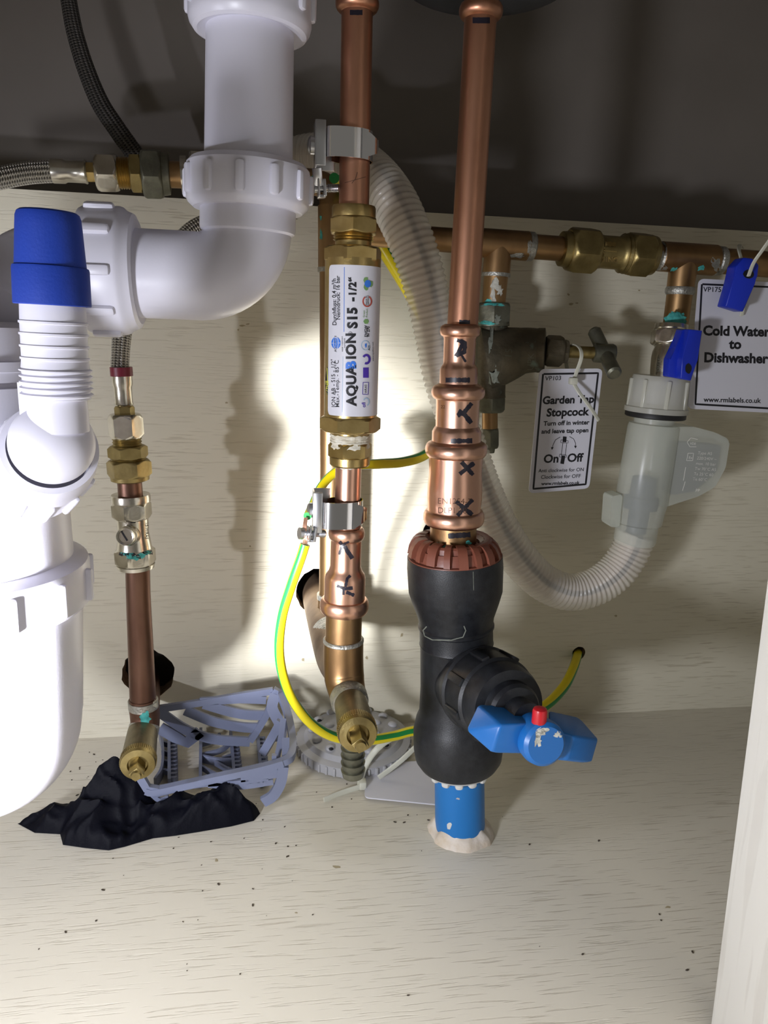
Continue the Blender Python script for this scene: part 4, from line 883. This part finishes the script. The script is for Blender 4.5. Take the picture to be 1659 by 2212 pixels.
dx2 = axis((1058, 880, .503), (1058, 990, .503)); bm = B(); plathe(bm, dx2, [(880, 17), (940, 17)], 24)
link('pipe', bm, COPPERB, t)
t = thing('compression_coupling', 'small grey brass nut below the short brown copper drop', 'pipe fitting')
bm = B(); phex(bm, dx2, 925, 968, 21, .2); plathe(bm, dx2, [(966, 12), (978, 10)], 24); link('coupling_nut', bm, GREYBR, t)
# dishwasher valve
t = thing('appliance_valve', 'chromed dishwasher valve with blue lever below the verdigris crust', 'valve')
ax_ = axis((1451, 700, .490), (1434, 830, .484))
bm = B(); plathe(bm, ax_, [(702, 28), (703, 36), (712, 37), (716, 35)], 40); phex(bm, ax_, 713, 747, 41, .25); link('compression_nut', bm, NICKEL, t)
bm = B(); plathe(bm, ax_, [(745, 30), (752, 29), (760, 32), (775, 33), (800, 32), (818, 30), (824, 38), (850, 40)], 40); vb2 = link('valve_body', bm, NICKEL, t)
lathe3_b = B(); lathe3(lathe3_b, P(1450, 785, .483), P(1470, 785, .462), [(0, .0055), (.8, .0055), (1, .004)], 24); link('lever_spindle', lathe3_b, NICKEL, t)
pn = Print(vb2); pn.text('DN15', (1426, 804), (.14, -1), (-1, -.1), 12, GREYBR, bold=.01); pn.done()
bm = B(); lv = [(1474, 712), (1518, 714), (1509, 765), (1500, 795), (1493, 823), (1444, 814), (1446, 776), (1462, 752)]
prism(bm, [(1489, 711), (1518, 714), (1507, 778), (1493, 823), (1470, 818), (1474, 775)], .452, .468, bev=.0008)
prism(bm, lv[:1] + [(1496, 712), (1484, 778), (1478, 820)] + lv[5:], .458, .466, bev=.0008); bl = link('lever', bm, BLUEP, t, label='blue plastic lever')
pn = Print(bl); pn.blob(1487, 796, 7, 11, INK, 16, .05); pn.done()
# loose blue lever tied to the pipe
t = thing('valve_lever', 'loose blue valve lever hung from the pipe by a white tie', 'lever')
bm = B(); hp = [(1607, 556), (1626, 558), (1640, 572), (1637, 598), (1628, 612), (1606, 674), (1567, 662), (1586, 600), (1590, 575)]
prism(bm, hp, .458, .468, bev=.0009); ll = link('lever_body', bm, BLUEP, t)
pn = Print(ll); pn.blob(1617, 592, 12, 10, INK, 18, .05); pn.done()
# tags
def tag_card(label, corners, Y0, Y1, r):
    """corners in pixels, each with its own distance"""
    t = thing('label_tag', label, 'tag'); bm = B(); P4 = [P(*c) for c in corners]
    out = rounded([(0, 0), (1, 0), (1, 1), (0, 1)], r, 5); k = (P4[3] - P4[0]).length / (P4[1] - P4[0]).length
    pts = []
    for x, y in rounded([(0, 0), (1, 0), (1, k), (0, k)], r, 5):
        y /= k; pts.append((P4[0] * (1 - x) + P4[1] * x) * (1 - y) + (P4[3] * (1 - x) + P4[2] * x) * y)
    nrm = (P4[1] - P4[0]).cross(P4[3] - P4[0]).normalized(); nrm = nrm if nrm.y > 0 else -nrm
    a = [bm.verts.new(p) for p in pts]; b = [bm.verts.new(p + nrm * .0008) for p in pts]; n = len(pts)
    bm.faces.new(a); bm.faces.new(b[::-1])
    for i in range(n): bm.faces.new((a[i], b[i], b[(i + 1) % n], a[(i + 1) % n]))
    return t, link('card', bm, [CARD], t)
t, cd = tag_card('white garden tap stopcock tag hanging by a tie from the T handle spindle', [(1166, 797, .478), (1302, 796, .478), (1273, 1055, .478), (1142, 1066, .478)], 0, 0, .09)
pn = Print(cd, .0001); XD, YD = (1, -.03), (.1, -1)
def tt(txt, x, y, s, bold=.0, al='CENTER', sh=0.): pn.text(txt, (x, y), XD, YD, s, INK, al, bold, 400, 400, shear=sh)
pn.stroke([(1174, 808), (1292, 806), (1265, 1046), (1152, 1056), (1173, 808)], 4, INK)
tt('VP103', 1177, 822, 13.5, .01, 'LEFT'); tt('Garden Tap', 1227, 871, 23, .036); tt('Stopcock', 1225, 898, 24, .036); tt('Turn off in winter', 1223, 918, 13.6, .03); tt('and leave tap open', 1220, 935, 13.4, .03)
tt('On', 1190, 999, 25, .03); tt('Off', 1241, 997, 25, .03); tt('Anti clockwise for ON', 1212, 1019, 10.6, .008); tt('Clockwise for OFF', 1211, 1033, 11.2, .008); tt('www.rmlabels.co.uk', 1210, 1047, 10, .03)
pn.stroke([(1220, 943), (1219, 955)], 8, INK); pn.stroke([(1217, 985), (1214, 1002)], 8, INK)
pn.stroke([(1216, 956), (1224, 957), (1221, 985), (1212, 984), (1216, 956)], 1.1, INK); pn.stroke([(1212, 950), (1227, 952), (1227, 957), (1211, 956), (1212, 950)], 1, INK); pn.stroke([(1209, 981), (1224, 983), (1223, 988), (1208, 987), (1209, 981)], 1, INK)
pn.stroke([(1210, 944), (1200, 950), (1195, 960), (1193, 968)], 1.2, INK); pn.poly([(1190, 966), (1196, 966), (1192, 972)], INK)
pn.stroke([(1230, 943), (1239, 948), (1243, 957), (1243, 965)], 1.2, INK); pn.poly([(1240, 963), (1246, 963), (1243, 969)], INK); pn.done()
t, cd = tag_card('white cold water to dishwasher tag at the right edge', [(1510, 602, .476), (1700, 611, .476), (1690, 893, .476), (1486, 883, .476)], 0, 0, .06)
pn = Print(cd, .0001); XD, YD = (1, .02), (.03, -1)
pn.stroke([(1517, 614), (1685, 621), (1675, 883), (1502, 873), (1516, 614)], 4, INK)
tt('VP175', 1519, 630, 15, .012, 'LEFT'); tt('Cold Water', 1590, 725, 29, .040); tt('to', 1588, 753, 29, .040); tt('Dishwasher', 1589, 783, 29, .040); tt('www.rmlabels.co.uk', 1520, 868, 15, .02, 'LEFT'); pn.done()
# ties
def tie(label, paths, head=None, hw=4.5):
    t = thing('cable_tie', label, 'cable tie'); bm = B()
    for p in paths: ptube(bm, p, hw, 8, 8, squash=(1, .45))
    link('strap', bm, NYLON, t)
    if head:
        bm = B(); c = P(*head); q = rad(c, 9); box(bm, c, (q * .95, 0, 0), (0, q * .9, 0), (0, 0, q * .85), bev=q * .35); link('locking_head', bm, NYLON, t)
tie('white cable tie round the T handle spindle holding the garden tag', [[(1238, 824, .472), (1247, 800, .470), (1256, 772, .468), (1253, 753, .472), (1240, 744, .482), (1228, 752, .494), (1223, 772, .497), (1226, 800, .490), (1236, 822, .476)], [(1238, 826, .472), (1254, 852, .468), (1275, 880, .466), (1293, 908, .468)]], (1238, 823, .470))
tie('white cable tie through the loose blue lever round the back pipe', [[(1617, 596, .457), (1628, 568, .450), (1645, 543, .446), (1672, 505, .442)], [(1617, 592, .470), (1604, 575, .476), (1600, 555, .478), (1596, 538, .486), (1600, 530, .505), (1606, 545, .525)], [(1606, 660, .470), (1602, 682, .474)]])
# ================================================================== things lying on the floor
t = thing('sink_strainer', 'round grey plastic strainer disc with bumps lying behind the centre drain cock', 'strainer')
sc_ = PZ(764, 1592, .008); sc_.z = 0; Rs = rad(PZ(764, 1600, .008), 126)
bm = B(); lathe3(bm, sc_, sc_ + V((0, 0, .018)), [(0.05, Rs * .9), (.05, Rs * .97), (.45, Rs * .98), (.5, Rs * .92), (.52, Rs * .86), (.7, Rs * .80), (.9, Rs * .5), (1, Rs * .1)], 72); ribs(bm, sc_, sc_ + V((0, 0, .018)), Rs * .97, 44, .0011, .0016, .06, .42); disc = link('disc_body', bm, GREY, t)
for n_, rf in ((7, .42), (13, .70)):
    for k in range(n_):
        a = 2 * PI * (k + .3) / n_; c = sc_ + V((math.cos(a) * Rs * rf, math.sin(a) * Rs * rf, .0145 if rf > .6 else .0168)); bm = B()
        bmesh.ops.create_icosphere(bm, subdivisions=3, radius=1)
        for v in bm.verts: v.co = c + V((v.co.x * .0038, v.co.y * .0034, v.co.z * .0024))
        o = link('bump', bm, [GREY], disc)
        if (k + n_) % 3 == 0:
            pn = Print(o); x, y = PX(c); pn.blob(x + 2, y + 2.5, 5.5, 3.4, INK, 14, .05); pn.done()
t = thing('floor_card', 'blank white card lying on the floor beside the blue pipe', 'tag')
bm = B(); pts = [PZ(x, y, .0025) for x, y in rounded([(792, 1648), (1010, 1640), (1010, 1744), (787, 1722)], 10)]
a = [bm.verts.new(p) for p in pts]; b = [bm.verts.new(p - V((0, 0, .0009))) for p in pts]; n = len(pts); bm.faces.new(a); bm.faces.new(b[::-1])
for i in range(n): bm.faces.new((a[i], b[i], b[(i + 1) % n], a[(i + 1) % n]))
link('card', bm, CARD, t)
def fz(x, y, z): p = PZ(x, y, z); return p
t = thing('cable_tie', 'white cable tie looped on the blank card beside the strainer', 'cable tie'); bm = B()
for pth_ in ([(778, 1700, .003), (780, 1680, .006), (790, 1652, .012), (815, 1617, .024), (850, 1592, .03), (895, 1572, .034)], [(818, 1680, .004), (845, 1660, .010), (870, 1640, .018), (900, 1612, .026), (930, 1590, .032)], [(778, 1700, .003), (740, 1712, .002), (700, 1728, .0015)]):
    pp_ = spline([fz(*q) for q in pth_], 8); tube(bm, pp_, .0022, 8, squash=(1, .45))
link('strap', bm, NYLON, t); bm = B(); box(bm, fz(783, 1694, .004), (.0025, 0, 0), (0, .003, 0), (0, 0, .003), bev=.0008); link('locking_head', bm, NYLON, t)
# grey openwork basket
t = thing('cutlery_basket', 'blue grey plastic openwork basket tray behind the black glove', 'basket')
def strip(bm, pts, h, th, upv=V((0, 0, 1)), mi=0):
    """a flat bar: pts are world points, h its height, th its thickness"""
    n = len(pts); rows = []
    for i, p in enumerate(pts):
        d = (pts[min(i + 1, n - 1)] - pts[max(i - 1, 0)]).normalized(); s = d.cross(upv).normalized(); u = s.cross(d)
        rows.append([bm.verts.new(p + u * a * h / 2 + s * b * th / 2) for a, b in ((-1, -1), (1, -1), (1, 1), (-1, 1))])
    for a, b in zip(rows, rows[1:]):
        for k in range(4): bm.faces.new((a[k], a[(k + 1) % 4], b[(k + 1) % 4], b[k]))
    bm.faces.new(rows[0][::-1]); bm.faces.new(rows[-1])
FB = lambda x, y: P(x, y, .507)                       # back side
FF = lambda x, y: P(x, y, .438)                       # front side
bm = B()
strip(bm, spline([FB(344, 1531), FB(430, 1518), FB(520, 1503), FB(590, 1492)], 4), .005, .003)
strip(bm, [FF(300, 1672), FF(318, 1702), FF(345, 1708)], .005, .004); strip(bm, spline([FF(315, 1706), FF(340, 1708), FF(450, 1684), FF(560, 1660), FF(612, 1646)], 4), .0045, .005)
strip(bm, spline([FF(606, 1648), P(628, 1634, .442), P(632, 1600, .462), P(622, 1545, .487), P(606, 1503, .505), P(590, 1490, .507)], 6), .0045, .005); link('rim', bm, GREYB, t)
bm = B()
strip(bm, spline([FB(345, 1538), FB(400, 1575), FB(460, 1596), FB(540, 1602)], 5), .0075, .002); strip(bm, spline([FB(400, 1534), FB(460, 1558), FB(520, 1570), FB(560, 1572)], 5), .0075, .002)
strip(bm, spline([FB(440, 1520), FB(490, 1535), FB(530, 1543), FB(575, 1545)], 5), .0075, .002); strip(bm, [FB(345, 1572), FB(380, 1592), FB(404, 1603), FB(432, 1580)], .009, .002)
strip(bm, spline([FB(592, 1494), FB(582, 1530), FB(560, 1570), FB(540, 1600)], 5), .005, .004, V((1, 0, 0))); strip(bm, [FB(432, 1515), FB(520, 1510), FB(575, 1512)], .006, .002); link('back_panel', bm, GREYB, t)
bm = B()
strip(bm, spline([FF(330, 1718), FF(420, 1697), FF(500, 1690), FF(580, 1684)], 5), .003, .002); strip(bm, spline([FF(450, 1694), FF(520, 1698), FF(590, 1688)], 5), .004, .002); strip(bm, spline([FF(520, 1678), FF(560, 1674), FF(600, 1668)], 4), .007, .002)
strip(bm, spline([FF(612, 1655), FF(606, 1690), FF(590, 1718), FF(568, 1732)], 5), .007, .003, V((1, 0, 0))); strip(bm, spline([FF(325, 1712), FF(345, 1728), FF(365, 1722)], 4), .003, .002); link('front_panel', bm, GREYB, t)
bm = B()
strip(bm, spline([P(595, 1500, .505), P(588, 1530, .50), P(607, 1570, .492), P(604, 1600, .478)], 5), .008, .002, V((1, 0, 0))); strip(bm, [P(607, 1558, .472), P(590, 1590, .474), P(568, 1628, .480)], .006, .003); strip(bm, [P(612, 1552, .468), P(606, 1600, .46), P(598, 1640, .452)], .004, .003, V((1, 0, 0)))
strip(bm, [P(617, 1594, .455), P(617, 1634, .448)], .005, .004, V((1, 0, 0))); strip(bm, [P(592, 1630, .443), P(592, 1642, .443)], .003, .003, V((1, 0, 0))); link('end_panel', bm, GREYB, t)
bm = B(); Zb = .004
def bar(pts, h=.004, th=.0018): strip(bm, spline([PZ(x, y, Zb) for x, y in pts], 4), h, th)
for x0, x1, teeth in ((365, 366, 1), (434, 433, 0), (498, 507, 1), (556, 565, 1)):
    bar([(x0, 1580), ((x0 + x1) / 2, 1635), (x1, 1692)], .007, .0022)
    if teeth:
        for k in range(11):
            y = 1598 + k * 8.6; xx = x0 + (x1 - x0) * k / 10; c = PZ(xx + 9, y, Zb); box(bm, c, (.0022, 0, 0), (.0008, .0012, 0), (0, 0, .0022))
bar([(345, 1585), (352, 1620), (350, 1665), (335, 1692)], .008)
bar([(436, 1608), (460, 1600), (475, 1588)]); bar([(436, 1632), (475, 1622), (498, 1605)]); bar([(436, 1638), (470, 1645), (505, 1646)], .006); bar([(465, 1648), (490, 1662), (505, 1668)]); bar([(436, 1658), (460, 1672), (480, 1680)]); bar([(480, 1640), (500, 1634)])
for y in (1605, 1625, 1645, 1665): bar([(350, y), (366, y + 4)])
link('base_grid', bm, GREYB, t)
# black glove
t = thing('rubber_glove', 'crumpled black rubber glove lying on the floor by the white trap', 'glove')
outl = [(38, 1780), (75, 1800), (130, 1803), (136, 1826), (185, 1833), (235, 1838), (270, 1830), (330, 1812), (380, 1806), (430, 1798), (500, 1786), (548, 1774), (562, 1758), (556, 1746), (520, 1740), (460, 1736), (400, 1738), (340, 1742), (300, 1742), (240, 1738), (190, 1744), (150, 1754), (110, 1760), (70, 1768)]
pl = [PZ(x, y, 0) for x, y in outl]; P2 = [(p.x, p.y) for p in pl]
def inside(x, y):
    c = False; n = len(P2)
    for i in range(n):
        x0, y0 = P2[i]; x1, y1 = P2[i - 1]
        if (y0 > y) != (y1 > y) and x < (x1 - x0) * (y - y0) / (y1 - y0) + x0: c = not c
    return c
def edge(x, y):
    b = 9.
    for i in range(len(P2)):
        a, c = V(P2[i - 1]), V(P2[i]); q = V((x, y)); d = c - a; s = max(0, min(1, (q - a).dot(d) / d.dot(d))); b = min(b, (q - a - d * s).length)
    return b
def gh(x, y):
    e = edge(x, y); env = 1 - math.exp(-e / .0045)
    w_ = V((x + .010 * noise.noise(V((x * 30, y * 30, 1))), y + .010 * noise.noise(V((x * 30, y * 30, 7))), 0))
    r1_ = noise.noise(V((w_.x * 33 + w_.y * 27, w_.y * 52 - w_.x * 18, 2))); r2_ = noise.noise(V((w_.x * 60 - w_.y * 62, w_.y * 80 + w_.x * 40, 5)))
    fold = (1 - abs(r1_) * 2.4); fine = max(0, 1 - abs(r2_) * 3.2)
    h = env * (.0070 + .0075 * fold + .0030 * fine)
    pk = PZ(262, 1752, 0); dx_, dy_ = (x - pk.x - .10 * (y - pk.y)) / (.016 if x < pk.x else .022), (y - pk.y) / .010; r_ = math.sqrt(dx_ * dx_ + dy_ * dy_)
    h += env * .034 * max(0, 1 - r_ * .60) ** 1.15
    pk = PZ(475, 1758, 0); dx_, dy_ = (x - pk.x) / .026, (y - pk.y) / .013; h += env * .012 * math.exp(-dx_ * dx_ - dy_ * dy_)
    pk = PZ(215, 1770, 0); dx_, dy_ = (x - pk.x) / .022, (y - pk.y) / .013; h += env * .008 * math.exp(-dx_ * dx_ - dy_ * dy_)
    return max(.0003, h)
bm = B(); b2 = bm.faces.new([bm.verts.new((x, y, 0)) for x, y in P2]); step = .0012
for no, lo, hi in (((1, 0, 0), min(p[0] for p in P2), max(p[0] for p in P2)), ((0, 1, 0), min(p[1] for p in P2), max(p[1] for p in P2))):
    q = lo + step
    while q < hi:
        bmesh.ops.bisect_plane(bm, geom=bm.verts[:] + bm.edges[:] + bm.faces[:], dist=1e-7, plane_co=V(no) * q, plane_no=no); q += step
bmesh.ops.triangulate(bm, faces=bm.faces[:])
for v in bm.verts: v.co.z = gh(v.co.x, v.co.y)
link('glove_body', bm, GLOVE, t, 50)
# crumbs of dirt
bm = B()
for k in range(90):
    x, y = random.choice([(random.uniform(150, 330), random.uniform(1605, 1720)), (random.uniform(560, 960), random.uniform(1680, 1800)), (random.uniform(60, 1500), random.uniform(1700, 2150)), (random.uniform(200, 700), random.uniform(1800, 2000))])
    c = PZ(x, y, .0003); r = random.uniform(.0002, .0007); mtx = Matrix.Translation(c) @ Matrix.Rotation(random.uniform(0, 6), 4, 'Z') @ Matrix.Diagonal((r * random.uniform(1, 2.2), r, r * .5, 1))
    bmesh.ops.create_icosphere(bm, subdivisions=1, radius=1, matrix=mtx)
tag(link('dirt', bm, DIRT), 'dark crumbs of dirt scattered over the cupboard floor', 'dirt', kind='stuff')
# ------------------------------------------------------------------ settle every thing's Empty at its base
for t in THINGS:
    pts = [v.co for c in t.children if c.type == 'MESH' for v in c.data.vertices]
    if not pts: continue
    lo = V([min(p[i] for p in pts) for i in range(3)]); hi = V([max(p[i] for p in pts) for i in range(3)])
    t.location = ((lo.x + hi.x) / 2, (lo.y + hi.y) / 2, lo.z)
    for c in t.children: c.location = -t.location
